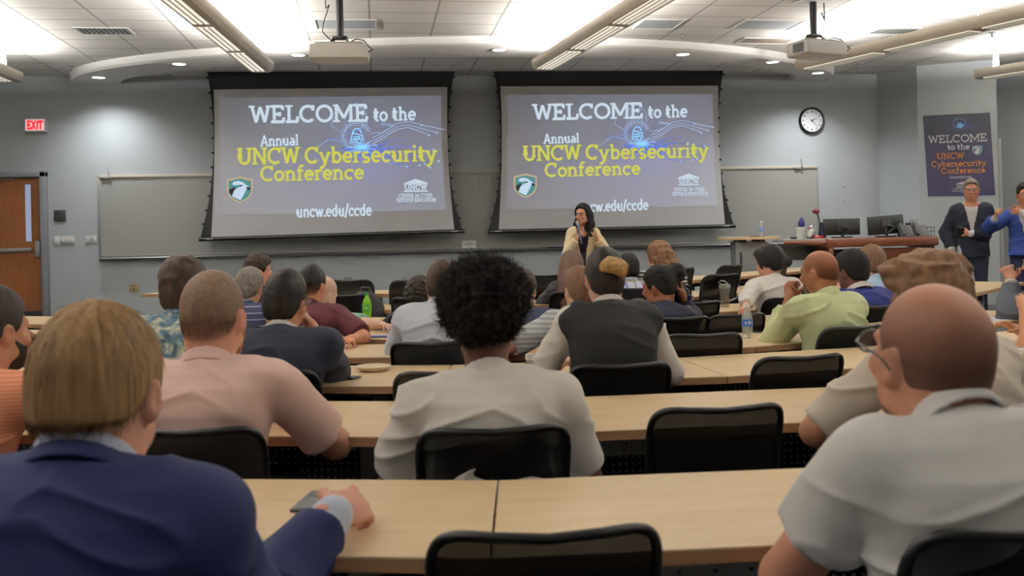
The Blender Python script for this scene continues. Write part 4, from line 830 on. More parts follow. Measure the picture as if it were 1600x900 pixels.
# ================================================================ PEOPLE: implicit bodies turned into smooth meshes
def smin(a, b, k):
    h = np.clip(.5+.5*(b-a)/k, 0, 1); return b+(a-b)*h-k*h*(1-h)
def smax(a, b, k): return -smin(-a, -b, k)
class Field:
    def __init__(s, lo, hi, h):
        s.h = h; s.lo = np.array(lo, float); n = np.ceil((np.array(hi)-s.lo)/h).astype(int)+1
        s.ax = [(s.lo[i]+h*np.arange(n[i])).astype(np.float32) for i in range(3)]; s.F = np.full(n, .3, np.float32)
    def sub(s, lo, hi):
        sl = []
        for i in range(3):
            a = int(max(0, math.floor((lo[i]-s.lo[i])/s.h))); b = int(min(len(s.ax[i]), math.ceil((hi[i]-s.lo[i])/s.h)+1)); sl.append(slice(a, max(a, b)))
        return tuple(sl)
    def grid(s, sl): return s.ax[0][sl[0]][:, None, None], s.ax[1][sl[1]][None, :, None], s.ax[2][sl[2]][None, None, :]
    def add(s, fn, lo, hi, k=.02, cut=False):
        pad = k+2.5*s.h; lo = np.minimum(lo, hi)-pad; hi = np.maximum(lo+pad, hi)+pad; sl = s.sub(lo, hi)
        if any(q.stop <= q.start for q in sl): return
        d = fn(*s.grid(sl)).astype(np.float32); f = s.F[sl]; s.F[sl] = smax(f, -d, k) if cut else smin(f, d, k)
    def cone(s, a, b, ra, rb, k=.02, cut=False):
        a = np.array(a, float); b = np.array(b, float); ab = b-a; L2 = max(1e-9, ab@ab); R = max(ra, rb)
        def fn(x, y, z):
            t = np.clip(((x-a[0])*ab[0]+(y-a[1])*ab[1]+(z-a[2])*ab[2])/L2, 0, 1)
            return np.sqrt((x-a[0]-t*ab[0])**2+(y-a[1]-t*ab[1])**2+(z-a[2]-t*ab[2])**2)-(ra+t*(rb-ra))
        s.add(fn, np.minimum(a, b)-R, np.maximum(a, b)+R, k, cut)
    def chain(s, pts, rs, k=.02):
        for i in range(len(pts)-1): s.cone(pts[i], pts[i+1], rs[i], rs[i+1], k)
    def ell(s, c, r, k=.02, R=None, cut=False):
        c = np.array(c, float); r = np.array(r, float); Rm = np.eye(3) if R is None else R; m = r.max() if R is not None else r
        def fn(x, y, z):
            x = x-c[0]; y = y-c[1]; z = z-c[2]
            if R is not None: x, y, z = (Rm[0, i]*x+Rm[1, i]*y+Rm[2, i]*z for i in range(3)) if False else [Rm[0, i]*x+Rm[1, i]*y+Rm[2, i]*z for i in range(3)]
            k0 = np.sqrt((x/r[0])**2+(y/r[1])**2+(z/r[2])**2); k1 = np.sqrt((x/r[0]**2)**2+(y/r[1]**2)**2+(z/r[2]**2)**2); return k0*(k0-1)/np.maximum(k1, 1e-6)
        s.add(fn, c-m, c+m, k, cut)
    def clip(s, fn, k=.004): s.F = smax(s.F, fn(*s.grid((slice(None),)*3)).astype(np.float32), k)
    def mesh(s):
        F = s.F; S = F < 0; nx, ny, nz = F.shape
        cnt = np.zeros((nx-1, ny-1, nz-1), np.int8)
        offs = [(i, j, k) for i in (0, 1) for j in (0, 1) for k in (0, 1)]
        for o in offs: cnt += S[o[0]:nx-1+o[0], o[1]:ny-1+o[1], o[2]:nz-1+o[2]]
        act = (cnt > 0) & (cnt < 8); idx = np.argwhere(act); n = len(idx)
        if n == 0: return np.zeros((0, 3)), np.zeros((0, 4), int)
        acc = np.zeros((n, 3)); c = np.zeros(n)
        val = {o: F[idx[:, 0]+o[0], idx[:, 1]+o[1], idx[:, 2]+o[2]] for o in offs}
        for a in offs:
            for d in range(3):
                if a[d] == 0:
                    b = list(a); b[d] = 1; b = tuple(b); fa, fb = val[a], val[b]; m = (fa < 0) != (fb < 0); t = fa[m]/(fa[m]-fb[m])
                    p = np.tile(np.array(a, float), (m.sum(), 1)); p[:, d] = t; acc[m] += p; c[m] += 1
        V = s.lo+s.h*(idx+acc/np.maximum(c, 1)[:, None]); ids = np.full(act.shape, -1, np.int32); ids[tuple(idx.T)] = np.arange(n); Q = []
        for d in range(3):
            sh = [slice(1, -1)]*3; sh[d] = slice(0, -1); A = S[tuple(sh)]; sh2 = list(sh); sh2[d] = slice(1, None); B = S[tuple(sh2)]
            e = np.argwhere(A != B)
            if not len(e): continue
            e = e+1; e[:, d] -= 1; flip = S[tuple(e.T)]; u, v = [q for q in range(3) if q != d]
            q = []
            for du, dv in ((-1, -1), (0, -1), (0, 0), (-1, 0)):
                k = e.copy(); k[:, u] += du; k[:, v] += dv; q.append(ids[tuple(k.T)])
            q = np.stack(q, 1); 
            if d == 1: flip = ~flip
            q[~flip] = q[~flip][:, ::-1]; Q.append(q)
        Q = np.concatenate(Q); return V, Q[(Q >= 0).all(1)]
def normals(V, Q):
    n = np.cross(V[Q[:, 2]]-V[Q[:, 0]], V[Q[:, 3]]-V[Q[:, 1]]); N = np.zeros_like(V)
    for i in range(4): np.add.at(N, Q[:, i], n)
    return N/np.maximum(1e-12, np.linalg.norm(N, axis=1))[:, None]
def relax(V, Q, it=1):
    for _ in range(it):
        A = np.zeros_like(V); c = np.zeros(len(V))
        for i in range(4):
            np.add.at(A, Q[:, i], V[Q[:, (i+1) % 4]]+V[Q[:, i-1]]); np.add.at(c, Q[:, i], 2)
        V = V*.4+A/np.maximum(1, c)[:, None]*.6
    return V
_lat = np.random.RandomState(5).rand(64, 64, 64).astype(np.float32)
def vnoise(P):
    i = np.floor(P).astype(int); f = P-i; f = f*f*(3-2*f); r = 0
    for dx in (0, 1):
        for dy in (0, 1):
            for dz in (0, 1):
                w = (f[:, 0] if dx else 1-f[:, 0])*(f[:, 1] if dy else 1-f[:, 1])*(f[:, 2] if dz else 1-f[:, 2]); r = r+w*_lat[(i[:, 0]+dx) & 63, (i[:, 1]+dy) & 63, (i[:, 2]+dz) & 63]
    return r*2-1
def fbm(P, o=3): return sum(vnoise(P*2**i+i*7.3)/2**i for i in range(o))
def to_obj(name, V, Q, m, parent=None):
    me = bpy.data.meshes.new(name); me.vertices.add(len(V)); me.vertices.foreach_set('co', V.astype(np.float32).ravel())
    me.loops.add(Q.size); me.loops.foreach_set('vertex_index', Q.ravel().astype(np.int32)); me.polygons.add(len(Q)); me.polygons.foreach_set('loop_start', np.arange(0, Q.size, 4, dtype=np.int32))
    me.polygons.foreach_set('use_smooth', np.ones(len(Q), bool)); me.update(calc_edges=True); me.validate()
    o = bpy.data.objects.new(name, me); COL.objects.link(o); me.materials.append(m)
    if parent is not None: o.parent = parent
    return o
def rot3(yaw=0, pitch=0, roll=0):
    """yaw + turns left, pitch + looks down, roll + tips to the right ear"""
    y, p, r = (math.radians(q) for q in (yaw, pitch, roll)); return np.array(Matrix.Rotation(y, 3, 'Z') @ Matrix.Rotation(-p, 3, 'X') @ Matrix.Rotation(r, 3, 'Y'))
nrm_ = lambda v: np.array(v, float)/max(1e-9, np.linalg.norm(v))
# ---- materials for people
def skin(name, rgb):
    r, g, b_ = rgb; m = noisy('skin_'+name, (r*.95, g*.92, b_*.90), (min(255, r*1.03), g*1.0, b_*1.0), nscale=14, detail=3, rough=.48, spec=.35)
    return m
def cloth(name, rgb, rough=.85, var=.04, weave=True):
    if 'cloth_'+name in MATS: return MATS['cloth_'+name]
    c0 = tuple(v*(1-var) for v in rgb); c1 = tuple(min(255, v*(1+var)) for v in rgb)
    return noisy('cloth_'+name, c0, c1, nscale=5, rough=rough, bump=.12 if weave else 0, bscale=220, spec=.25)
def hairm(name, c0, c1, stretch=(60, 60, 5), rough=.5, alpha_fade=None):
    """strand-streaked hair; alpha_fade=(z0, z1): cropped so short towards the nape that skin shows through"""
    if 'hair_'+name in MATS: return MATS['hair_'+name]
    if sum(c0)/3 < 50: c0 = tuple(v*.55 for v in c0); c1 = tuple(v*.62 for v in c1)
    m = noisy('hair_'+name, c0, c1, scale=stretch, nscale=2.2, detail=5, rough=max(.62, rough), spec=.18)
    if alpha_fade:
        z0, z1, a0, a1 = alpha_fade; tc = nd(m, 'ShaderNodeTexCoord'); sp = nd(m, 'ShaderNodeSeparateXYZ'); lk(m, tc.outputs['Object'], sp.inputs[0])
        mr = nd(m, 'ShaderNodeMapRange'); mr.inputs['From Min'].default_value = z0; mr.inputs['From Max'].default_value = z1; mr.inputs['To Min'].default_value = a0; mr.inputs['To Max'].default_value = a1
        lk(m, sp.outputs['Z'], mr.inputs['Value']); lk(m, mr.outputs[0], bsdf(m).inputs['Alpha'])
    return m
def striped(name, base, line, period, width, axis='Z', rough=.85):
    if 'cloth_'+name in MATS: return MATS['cloth_'+name]
    m = cloth(name, base, rough); tc = nd(m, 'ShaderNodeTexCoord'); sp = nd(m, 'ShaderNodeSeparateXYZ'); lk(m, tc.outputs['Object'], sp.inputs[0])
    d = nd(m, 'ShaderNodeMath', operation='DIVIDE'); d.inputs[1].default_value = period; lk(m, sp.outputs[axis], d.inputs[0]); f_ = nd(m, 'ShaderNodeMath', operation='FRACT'); lk(m, d.outputs[0], f_.inputs[0])
    l_ = nd(m, 'ShaderNodeMath', operation='LESS_THAN'); l_.inputs[1].default_value = width; lk(m, f_.outputs[0], l_.inputs[0])
    mx = nd(m, 'ShaderNodeMix', data_type='RGBA'); mx.inputs[6].default_value = (*lin(base), 1); mx.inputs[7].default_value = (*lin(line), 1); lk(m, l_.outputs[0], mx.inputs[0]); lk(m, mx.outputs[2], bsdf(m).inputs['Base Color'])
    return m
def plaid(name):
    m = cloth(name, (206, 212, 232)); tc = nd(m, 'ShaderNodeTexCoord'); sp = nd(m, 'ShaderNodeSeparateXYZ'); lk(m, tc.outputs['Object'], sp.inputs[0]); prev = None
    for ax, per, wd, col in (('X', .075, .3, (88, 100, 172)), ('Z', .075, .3, (98, 110, 180)), ('Z', .15, .08, (226, 220, 150)), ('X', .15, .07, (226, 222, 160))):
        d = nd(m, 'ShaderNodeMath', operation='DIVIDE'); d.inputs[1].default_value = per; lk(m, sp.outputs[ax], d.inputs[0]); f_ = nd(m, 'ShaderNodeMath', operation='FRACT'); lk(m, d.outputs[0], f_.inputs[0])
        l_ = nd(m, 'ShaderNodeMath', operation='LESS_THAN'); l_.inputs[1].default_value = wd; lk(m, f_.outputs[0], l_.inputs[0]); k = nd(m, 'ShaderNodeMath', operation='MULTIPLY'); k.inputs[1].default_value = .7; lk(m, l_.outputs[0], k.inputs[0])
        mx = nd(m, 'ShaderNodeMix', data_type='RGBA'); mx.inputs[7].default_value = (*lin(col), 1); lk(m, k.outputs[0], mx.inputs[0])
        if prev is None: mx.inputs[6].default_value = (*lin((206, 212, 232)), 1)
        else: lk(m, prev, mx.inputs[6])
        prev = mx.outputs[2]
    lk(m, prev, bsdf(m).inputs['Base Color']); return m
def floral(name):
    m = cloth(name, (70, 92, 108)); tc = nd(m, 'ShaderNodeTexCoord'); n = nd(m, 'ShaderNodeTexVoronoi', Scale=24); n.feature = 'SMOOTH_F1'; n2 = nd(m, 'ShaderNodeTexNoise', Scale=16, Detail=3, Distortion=1.5); lk(m, tc.outputs['Object'], n2.inputs['Vector']); lk(m, tc.outputs['Object'], n.inputs['Vector'])
    r = ramp(m, [(.36, (44, 62, 80)), (.46, (84, 108, 122)), (.55, (150, 158, 146)), (.66, (200, 198, 178))]); lk(m, n2.outputs['Fac'], r.inputs['Fac']); lk(m, r.outputs['Color'], bsdf(m).inputs['Base Color']); return m
M_EYE = mat('eye_white', (216, 212, 206), .3); M_IRIS = mat('eye_iris', (44, 30, 22), .2); M_LENS = mat('spectacle_lens', (200, 205, 205), .05, alpha=.18)
# ---- head shape in head space (x right, y forward, z up; metres)
def add_head(f, T, hs, ear=True, face=True, fem=False):
    """T maps head space to the field's space: (rotation, centre)"""
    R, c = T; P = lambda *p: c+R@(np.array(p)*hs); E = lambda p, r, k=.02, Rl=None, cut=False: f.ell(P(*p), np.array(r)*hs, k*hs, R if Rl is None else R@Rl, cut)
    j = .9 if fem else 1
    E((0, -.012, .028), (.077, .098, .092)); E((0, -.03, -.028), (.066, .068, .072), .03); E((0, .03, -.045), (.058*j, .060, .076), .03); E((0, .066, -.098), (.024*j, .02, .02), .03); E((0, .078, .018), (.05, .018, .014), .02)
    for sgn in (-1, 1):
        E((sgn*.052*j, .0, -.07), (.014, .04, .02), .03)
        if face: E((sgn*.032, .098, .004), (.016, .013, .011), .008, cut=True)
        if face: E((sgn*.036, .074, -.03), (.022, .018, .02), .02)
        if ear:
            Re = rot3(sgn*-18, 0, sgn*8); E((sgn*.082, -.008, -.012), (.010, .021, .033), .006, Re); E((sgn*.079, -.002, -.03), (.010, .013, .018), .006, Re); E((sgn*.093, -.004, -.010), (.007, .011, .018), .004, Re, True)
    if face:
        f.cone(P(0, .092, .006), P(0, .114, -.030), .008*hs, .012*hs, .012*hs)
        for sgn in (-1, 1): E((sgn*.011, .104, -.034), (.008, .010, .007), .006)
        E((0, .090, -.060), (.022, .010, .007), .008); E((0, .088, -.071), (.019, .010, .007), .008)
def add_hand(f, w, d, n, side, s, curl=25, spread=4, thumb=.7, pinch=False):
    """five-fingered hand: wrist w, direction d, palm normal n; side=+1 puts the thumb along +u"""
    d = nrm_(d); n = nrm_(np.array(n)-d*(np.array(n)@d)); u = np.cross(n, d)*side
    B = np.stack([u, d, n], 1); P = lambda x, y, z: w+B@(np.array([x, y, z])*s)
    f.cone(P(0, -.03, 0), P(0, .02, 0), .027*s, .026*s, .015); f.ell(P(0, .05, 0), np.array([.040, .050, .015])*s, .010, B); f.ell(P(.024, .035, .008), np.array([.018, .03, .016])*s, .010, B)
    for i, (x, l) in enumerate(((.030, .072), (.010, .082), (-.011, .076), (-.030, .058))):
        p = P(x, .088-(.006 if i == 3 else 0), 0); a = math.radians(curl*(1 + .08*i)); th = 0; sp = math.radians((1.5-i)*spread)
        pts = [P(x*.85, .055, 0), p]
        for k, fr in enumerate((.44, .32, .24)):
            th += a*(.7 if k == 0 else 1.1); v = np.array([math.sin(sp), math.cos(sp)*math.cos(th), math.sin(th)]); p = p+B@(v*l*fr*s); pts.append(p)
        f.chain(pts, np.array([.0095, .0098, .0088, .0078, .0068])*s, .004)
    tb = P(.026, .022, .006); v1 = nrm_([.72, .62, .30+.3*thumb]); v2 = nrm_([.30, .85, .35+.5*thumb]); q1 = tb+B@(v1*.045*s); q2 = q1+B@(v2*.034*s); q3 = q2+B@(nrm_([.12, .9, .5*thumb+.2])*.026*s)
    f.chain([tb, q1, q2, q3], np.array([.014, .0115, .0102, .008])*s, .006)
def ik(sh, w, U, Fo, pole):
    d = w-sh; L_ = np.linalg.norm(d)
    if L_ > (U+Fo)*.995: w = sh+d/L_*(U+Fo)*.995; d = w-sh; L_ = np.linalg.norm(d)
    a = (U*U-Fo*Fo+L_*L_)/(2*L_); h = math.sqrt(max(0, U*U-a*a)); dd = d/L_; p = np.array(pole, float); p = nrm_(p-dd*(p@dd)); return sh+dd*a+p*h, w
PEOPLE = []
def settle(px, z, rz, head, hs, lean, side, hair, headfwd, row, w, dist, seat, nko=.13):
    """seat a member of the audience just behind the near edge of the given row"""
    H = hair or {}; R = np.array(Matrix.Rotation(math.radians(rz), 3, 'Z')); th = H.get('top', 0); a = math.radians(rz+head[0]-PSI*0)
    for _ in range(10):
        if w: hs = min(1.16, max(.96, (w*z/FPX)/(2*(math.hypot(.077*math.cos(a), .098*math.sin(a))+H.get('side', .01)))))
        hc = at(px[0], px[1], z)-np.array([0, 0, .12*hs+th]); c7 = hc+R@np.array([-head[2]/90*.08, -headfwd, -nko*hs]); Lv = c7[2]-floor_z(c7[1])-(seat or .57)
        root = c7-R@np.array([math.tan(math.radians(side))*Lv, math.tan(math.radians(lean))*Lv, 0]); d, _a = row_dist(row, root) if row else (dist, 0); z += (d-dist)*.8
    if row: print('SETTLE %d z=%.2f hs=%.2f c7h=%.2f root=(%.2f %.2f)' % (row, z, hs, c7[2], root[0], root[1]))
    return z, hs
def person(label, px, z, rz=0, head=(0, 0, 0), hs=1.05, lean=8, side=0, sw=.178, bulk=1.0, fem=False, sk=('light', (206, 158, 132)), hair=None, top=None, arms=(None, None), hands=(None, None), poles=(None, None), stand=False, face=False, glasses=None, beard=None, legs=(38, 40, 48), shoe=(24, 22, 22), res=None, arm_s=1.0, extra=None, headfwd=.062, nko=.130, shd=.055, row=None, w=None, dist=.22, ch=None, chz=0, lift=0, seat=None, tw=1.0):
    """px = (x, y) of the crown in the photograph, z its distance; everything else is posed around it"""
    z, hs = settle(px, z, rz, head, hs, lean, side, hair, headfwd, row, w, dist, seat, nko)
    th = (hair or {}).get('top', .0); tp = at(px[0], px[1], z); rzr = math.radians(rz); Rz = np.array(Matrix.Rotation(rzr, 3, 'Z')); HRw = rot3(rz+head[0], head[1], head[2])
    hc_w = tp-HRw@np.array([0, -.01, .120*hs+th])
    s = hs/1.05*arm_s
    c7_w = hc_w+Rz@np.array([-head[2]/90*.08, -headfwd, -nko*hs]); fz0 = floor_z(c7_w[1]) if not stand else FZ
    hz = fz0+(.92*s if stand else (seat or .57)); Lv = c7_w[2]-hz; off = Rz@np.array([math.tan(math.radians(side))*Lv, math.tan(math.radians(lean))*Lv, 0])
    root = np.array([c7_w[0]-off[0], c7_w[1]-off[1], floor_z(c7_w[1]-off[1]) if not stand else FZ])
    o = empty('person', label, 'person', tuple(root), rzr, 'seated audience' if not stand else None)
    to = lambda w: Rz.T@(np.array(w)-root)
    hc = to(hc_w); c7 = to(c7_w); hip = np.array([0, 0, hz-root[2]]); HR = rot3(*head); ax = nrm_(c7-hip); Ls = np.linalg.norm(c7-hip); bx = np.array([1, 0, 0.]); bx = nrm_(bx-ax*(bx@ax)); by = np.cross(ax, bx)
    h = res or max(.0055, min(.011, z*.0011+.0035))
    nk = .049 if fem else .060; nk *= hs/1.03
    SH = [c7+bx*(sw*q)+ax*(-shd*s)+by*.01 for q in (-1, 1)]; U, Fo = .295*s, .255*s
    W, EL = [], []
    for i, q in enumerate((-1, 1)):
        a = arms[i]
        if a is None: a = c7+np.array([q*.16, .36, 0]); a = np.array([a[0], a[1], .80])
        elif a == 'lap': a = np.array([q*.09, .30, hip[2]+.12])
        elif a == 'down': a = SH[i]+np.array([q*.07, .08, -.52*s])
        elif a[0] == 'w': a = to(a[1])
        elif a[0] == 'h': a = hc+np.array(a[1:])*hs
        else: a = np.array(a, float)
        pl = poles[i] if poles[i] is not None else (q*.75, -.25, -.7); pl = to(pl[1])-(SH[i]+a)/2 if pl[0] == 'w' else pl; e, w = ik(SH[i], a, U, Fo, pl); EL.append(e); W.append(w)
    allp = np.array([hc+.16, hc-.16, hip+.24, hip-.24]+[p+.1 for p in SH+EL+W]+[p-.1 for p in SH+EL+W]+[w+nrm_(w-e)*.2*s for w, e in zip(W, EL)]); lo = allp.min(0)-.05; hi = allp.max(0)+.05; lo[2] = max(lo[2], hip[2]-.16)
    wt = np.array([.165, .158, .155, .172, .178, .160, .10])*bulk*(.9 if fem else 1)*tw; dt = np.array([.115, .108, .108, .118, .112, .088, .055])*bulk*(.92 if fem else 1); tt = np.array([-.15, .15, .4, .65, .82, .94, 1.03])
    def torso(f, off, k=.03):
        def fn(x, y, z_):
            x = x-hip[0]; y = y-hip[1]; z_ = z_-hip[2]; t = (x*ax[0]+y*ax[1]+z_*ax[2])/Ls; a = x*bx[0]+y*bx[1]+z_*bx[2]; c = x*by[0]+y*by[1]+z_*by[2]
            c = c+.018*np.sin(np.clip(t, 0, 1)*3.1)    # the back is slightly rounded
            w = np.interp(t, tt, wt)+off; d = np.interp(t, tt, dt)+off; k0 = (np.abs(a/w)**2.4+np.abs(c/d)**2.4)**(1/2.4); return np.maximum((k0-1)*np.minimum(w, d), np.maximum((t-1.0)*Ls-off*.3, (-.16-t)*Ls))
        f.add(fn, np.minimum(hip, c7)-.27*bulk, np.maximum(hip, c7)+.27*bulk, k)
        for i in (0, 1):
            f.cone(c7+ax*(-.035*s), SH[i]+ax*(.004), .056*s+off, .050*s+off, .05); f.ell(SH[i]-ax*.012, np.array([.062, .062, .068])*s*(.88 if fem else 1)+off, .04)
    kf = .86 if fem else 1
    def arm(f, i, off, upto=1.0, ro=0, k=.02):
        r = np.array([.056, .049, .042])*s*kf*(.85+.15*bulk); S_, E_, W_ = SH[i], EL[i], W[i]
        if upto <= .5: t = upto*2; f.cone(S_, S_+(E_-S_)*t, r[0]+off, r[0]+(r[1]-r[0])*t+off+ro, k)
        else:
            f.cone(S_, E_, r[0]+off, r[1]+off+ro*.5, k); t = min(1, (upto-.5)*2); f.cone(E_, E_+(W_-E_)*.3*t, r[1]*.92+off+ro*.5, r[1]*.9+off+ro*.5, k); f.cone(E_+(W_-E_)*.25*t, E_+(W_-E_)*t, r[1]*.93+off+ro*.5, r[1]*.93+(.029*s*kf-r[1]*.93)*t+off+ro*.6, k)
    na = nrm_((hc+HR@np.array([0, -.03, -.06])*hs)-(c7+ax*-.02)); nd_ = nrm_(na+by*.45)
    # -- body: one continuous skin from crown to hips and finger tips
    f = Field(lo, hi, h); torso(f, -.014); add_head(f, (HR, hc), hs, fem=fem, face=True)
    f.cone(hc+HR@np.array([0, -.022, -.06])*hs, c7+ax*-.03+by*.008, nk, nk*1.13, .03)
    for i in (0, 1): arm(f, i, -.004)
    for i, q in enumerate((-1, 1)):
        H = hands[i] or {}; d = H.get('d', W[i]-EL[i]); n = H.get('n', (-q*.35, .1, -1)); add_hand(f, W[i], d, n, H.get('thumb_side', 1 if q < 0 else -1)*(-1 if True else 1)*(-1), s*.98*(.9 if fem else 1), H.get('curl', 28), H.get('spread', 4), H.get('thumb', .6))
    V, Q = f.mesh(); V = relax(V, Q, 1); body = to_obj('body', V, Q, skin(*sk), o)
    # -- garments
    top = top or {}
    def garment(name, m, off, sleeve, ro=.01, fold=.006, cutv=0.012, neck=True, seed=0, bottom=-.14, vest=False, k=.022, fsc=1.0, vneck=0):
        g = Field(lo-.03, hi+.03, h*1.05); torso(g, off)
        if sleeve:
            for i in (0, 1): arm(g, i, off+.004, sleeve, ro)
        c = c7+ax*cutv
        def neckcut(x, y, z_):
            X = x-c[0]; Y = y-c[1]; Z = z_-c[2]; T_ = X*na[0]+Y*na[1]+Z*na[2]; rad = np.sqrt(np.maximum(0, X*X+Y*Y+Z*Z-T_*T_)); return np.minimum(X*nd_[0]+Y*nd_[1]+Z*nd_[2], nk*1.9-rad)
        g.clip(neckcut, .006)
        if vneck:
            def vcut(x, y, z_):
                X = x-c7[0]; Y = y-c7[1]; Z = z_-c7[2]; fwd = X*by[0]+Y*by[1]+Z*by[2]; lat = np.abs(X*bx[0]+Y*bx[1]+Z*bx[2]); dn = -(X*ax[0]+Y*ax[1]+Z*ax[2]); return np.minimum(np.minimum(fwd-.0, .085*(1-dn/vneck)-lat), .2-np.abs(dn-.05)+.2)
            g.clip(vcut, .005)
        if bottom > -.14: g.clip(lambda x, y, z_: -(((x-hip[0])*ax[0]+(y-hip[1])*ax[1]+(z_-hip[2])*ax[2])-bottom*Ls), .006)
        if vest:
            for i, q in enumerate((-1, 1)):
                g.cone(SH[i]+ax*.06+bx*q*.04, SH[i]-ax*.16+bx*q*.045, .055*s, .062*s, .02, cut=True)
        if sleeve and sleeve < .99:   # straight hem
            for i in (0, 1):
                p = (SH[i]+(EL[i]-SH[i])*sleeve*2) if sleeve <= .5 else EL[i]+(W[i]-EL[i])*(sleeve-.5)*2; dn = nrm_(EL[i]-SH[i]) if sleeve <= .5 else nrm_(W[i]-EL[i]); r = .11*s
                sl = g.sub(p+dn*.09-r, p+dn*.09+r); X, Y, Z = g.grid(sl); dd = (X-p[0])*dn[0]+(Y-p[1])*dn[1]+(Z-p[2])*dn[2]; rr = np.sqrt(np.maximum(0, (X-p[0])**2+(Y-p[1])**2+(Z-p[2])**2-dd**2)); g.F[sl] = np.where((dd > -.03) & (rr < .1*s), smax(g.F[sl], dd.astype(np.float32), .006), g.F[sl])
        V, Q = g.mesh(); V = relax(V, Q, 2); N = normals(V, Q)
        # creases: drag lines that run from the armpits and across the back
        P = V*np.array([4.2, 4.2, 15])*fsc+np.array([V[:, 2]*2.2, V[:, 0]*2.5, V[:, 0]*5*np.sign(V[:, 0])]).T+seed*3.1; w = 1-np.abs(vnoise(P)); P2 = V*np.array([8, 8, 11])+seed*1.7+9
        dsp = fold*(np.clip(w, 0, 1)**4*1.6+.5*(vnoise(P2)+.3)); V = V+N*np.maximum(dsp, -.002)[:, None]
        return to_obj(name, V, Q, m, o)
    def collar(name, m, r=.0, hgt=.045, flare=.014, t=.0045, base=-.012, gap=.02, front=True):
        b0 = c7+ax*(-.02)+by*.006; rr = nk*1.1+.006+r; L_ = hgt; lo_ = b0-.16; hi_ = b0+.16; g = Field(lo_, hi_, min(h, .006))
        X, Y, Z = g.grid((slice(None),)*3); X = X-b0[0]; Y = Y-b0[1]; Z = Z-b0[2]
        T_ = X*na[0]+Y*na[1]+Z*na[2]; rad = np.sqrt(np.maximum(1e-9, X*X+Y*Y+Z*Z-T_*T_)); tn = X*nd_[0]+Y*nd_[1]+Z*nd_[2]   # height measured square to the neckline
        u = (tn-base)/L_; d = np.abs(rad-(rr+flare*(1-np.clip(u, 0, 1))))-t; d = np.maximum(d, np.maximum(tn-(base+L_), base-tn))
        if front: fw_ = X*by[0]+Y*by[1]+Z*by[2]; d = np.where(fw_ > 0, np.maximum(d, gap-np.abs(X*bx[0]+Y*bx[1]+Z*bx[2])), d)
        g.F = d.astype(np.float32)+0*X; V, Q = g.mesh(); V = relax(V, Q, 1); return to_obj(name, V, Q, m, o)
    for gm in top.get('g', []):
        gm = dict(gm); kind = gm.pop('kind', 'garment'); nm = gm.pop('name'); m = gm.pop('m'); garment(nm, m, **gm) if kind == 'garment' else collar(nm, m, **gm)
    # -- trousers and shoes
    g = Field(np.array([-.3, -.28, -.02]), np.array([.3, .72 if not stand else .3, hip[2]+.12]), .013)
    g.ell(hip+np.array([0, 0, -.02]), np.array([.168, .118, .12])*np.array([bulk, bulk, 1])*(s if stand else 1), .03); hz_ = hip[2]
    for q in (-1, 1):
        if stand: g.chain([np.array([q*.085, 0, hz_-.06])*1, np.array([q*.095, .015, hz_*.53]), np.array([q*.105, -.01, .07])], [.092*bulk, .064, .052], .03)
        else: g.chain([np.array([q*.085, .03, hz_-.05]), np.array([q*.13, .43, .52]), np.array([q*.13, .40, .10])], [.09*bulk, .072, .055], .03)
    V, Q = g.mesh(); V = relax(V, Q, 1); N = normals(V, Q); V += N*(.006*(1-np.abs(vnoise(V*np.array([6, 6, 14])+px[0])))**4)[:, None]; to_obj('trousers', V, Q, cloth('legs_%d_%d_%d' % legs, legs), o)
    for q in (-1, 1):
        g = Field(np.array([q*.12-.09, -.15, -.01]), np.array([q*.12+.09, .65, .16]), .01); ys = -.01 if stand else .40; xq = q*.105 if stand else q*.13
        g.cone((xq, ys-.02, .05), (xq+q*.02, ys+.17, .035), .045, .036, .02); g.cone((xq, ys, .05), (xq, ys, .10), .045, .05, .02); g.clip(lambda x, y, z_: -z_+.002+0*x+0*y, .003); V, Q = g.mesh(); to_obj('shoe', V, Q, mat('shoe_%d' % shoe[0], shoe, .4), o)
    # -- hair, in head space
    def head_child(name, V, Q, m):
        c = to_obj(name, V*hs if V is not None else V, Q, m, o); M = Matrix.Identity(4); M3 = Matrix([list(r) for r in HR]); M = Matrix.Translation(tuple(hc)) @ M3.to_4x4(); c.matrix_local = M; return c
    HM = Matrix.Translation(tuple(hc)) @ Matrix([list(r) for r in HR]).to_4x4() @ Matrix.Diagonal((hs, hs, hs, 1))
    if hair: head_child('hair', *make_hair(hair, h), hair['m'])
    if hair and hair.get('second'): head_child(hair['second'].get('name', 'hair_bun'), *make_hair(hair['second'], h), hair['second']['m'])
    if beard: head_child('beard', *make_beard(beard, h), beard['m'])
    if face:
        for q in (-1, 1):
            b = MB(); b.lathe([(0, -.0112)]+[(.0112*math.sin(a), -.0112*math.cos(a)) for a in [math.pi*k/8 for k in range(1, 8)]]+[(0, .0112)], 14, TR(q*.032, .0815, .002)); e = b.build('eye', M_EYE, o, smooth=180); e.matrix_local = HM
            b = MB(); b.lathe([(0, 0), (.0062, 0), (.0060, .001), (0, .0016)], 14, TR(q*.032, .0920, .002) @ RX(-math.pi/2)); ir = b.build('iris', M_IRIS, e)
            b = MB(); b.tube([(q*.015, .096, .015), (q*.032, .099, .019), (q*.048, .090, .015)], [.0034, .004, .0022], 8); br_ = b.build('eyebrow', hair['m'] if hair else M_BLACK, o, smooth=180); br_.matrix_local = HM
        b = MB(); b.tube([(-.021, .094, -.064), (-.008, .101, -.062), (0, .1015, -.063), (.008, .101, -.062), (.021, .094, -.064)], [.002, .0045, .005, .0045, .002], 8); b.tube([(-.018, .094, -.068), (0, .1, -.071), (.018, .094, -.068)], [.002, .0055, .002], 8)
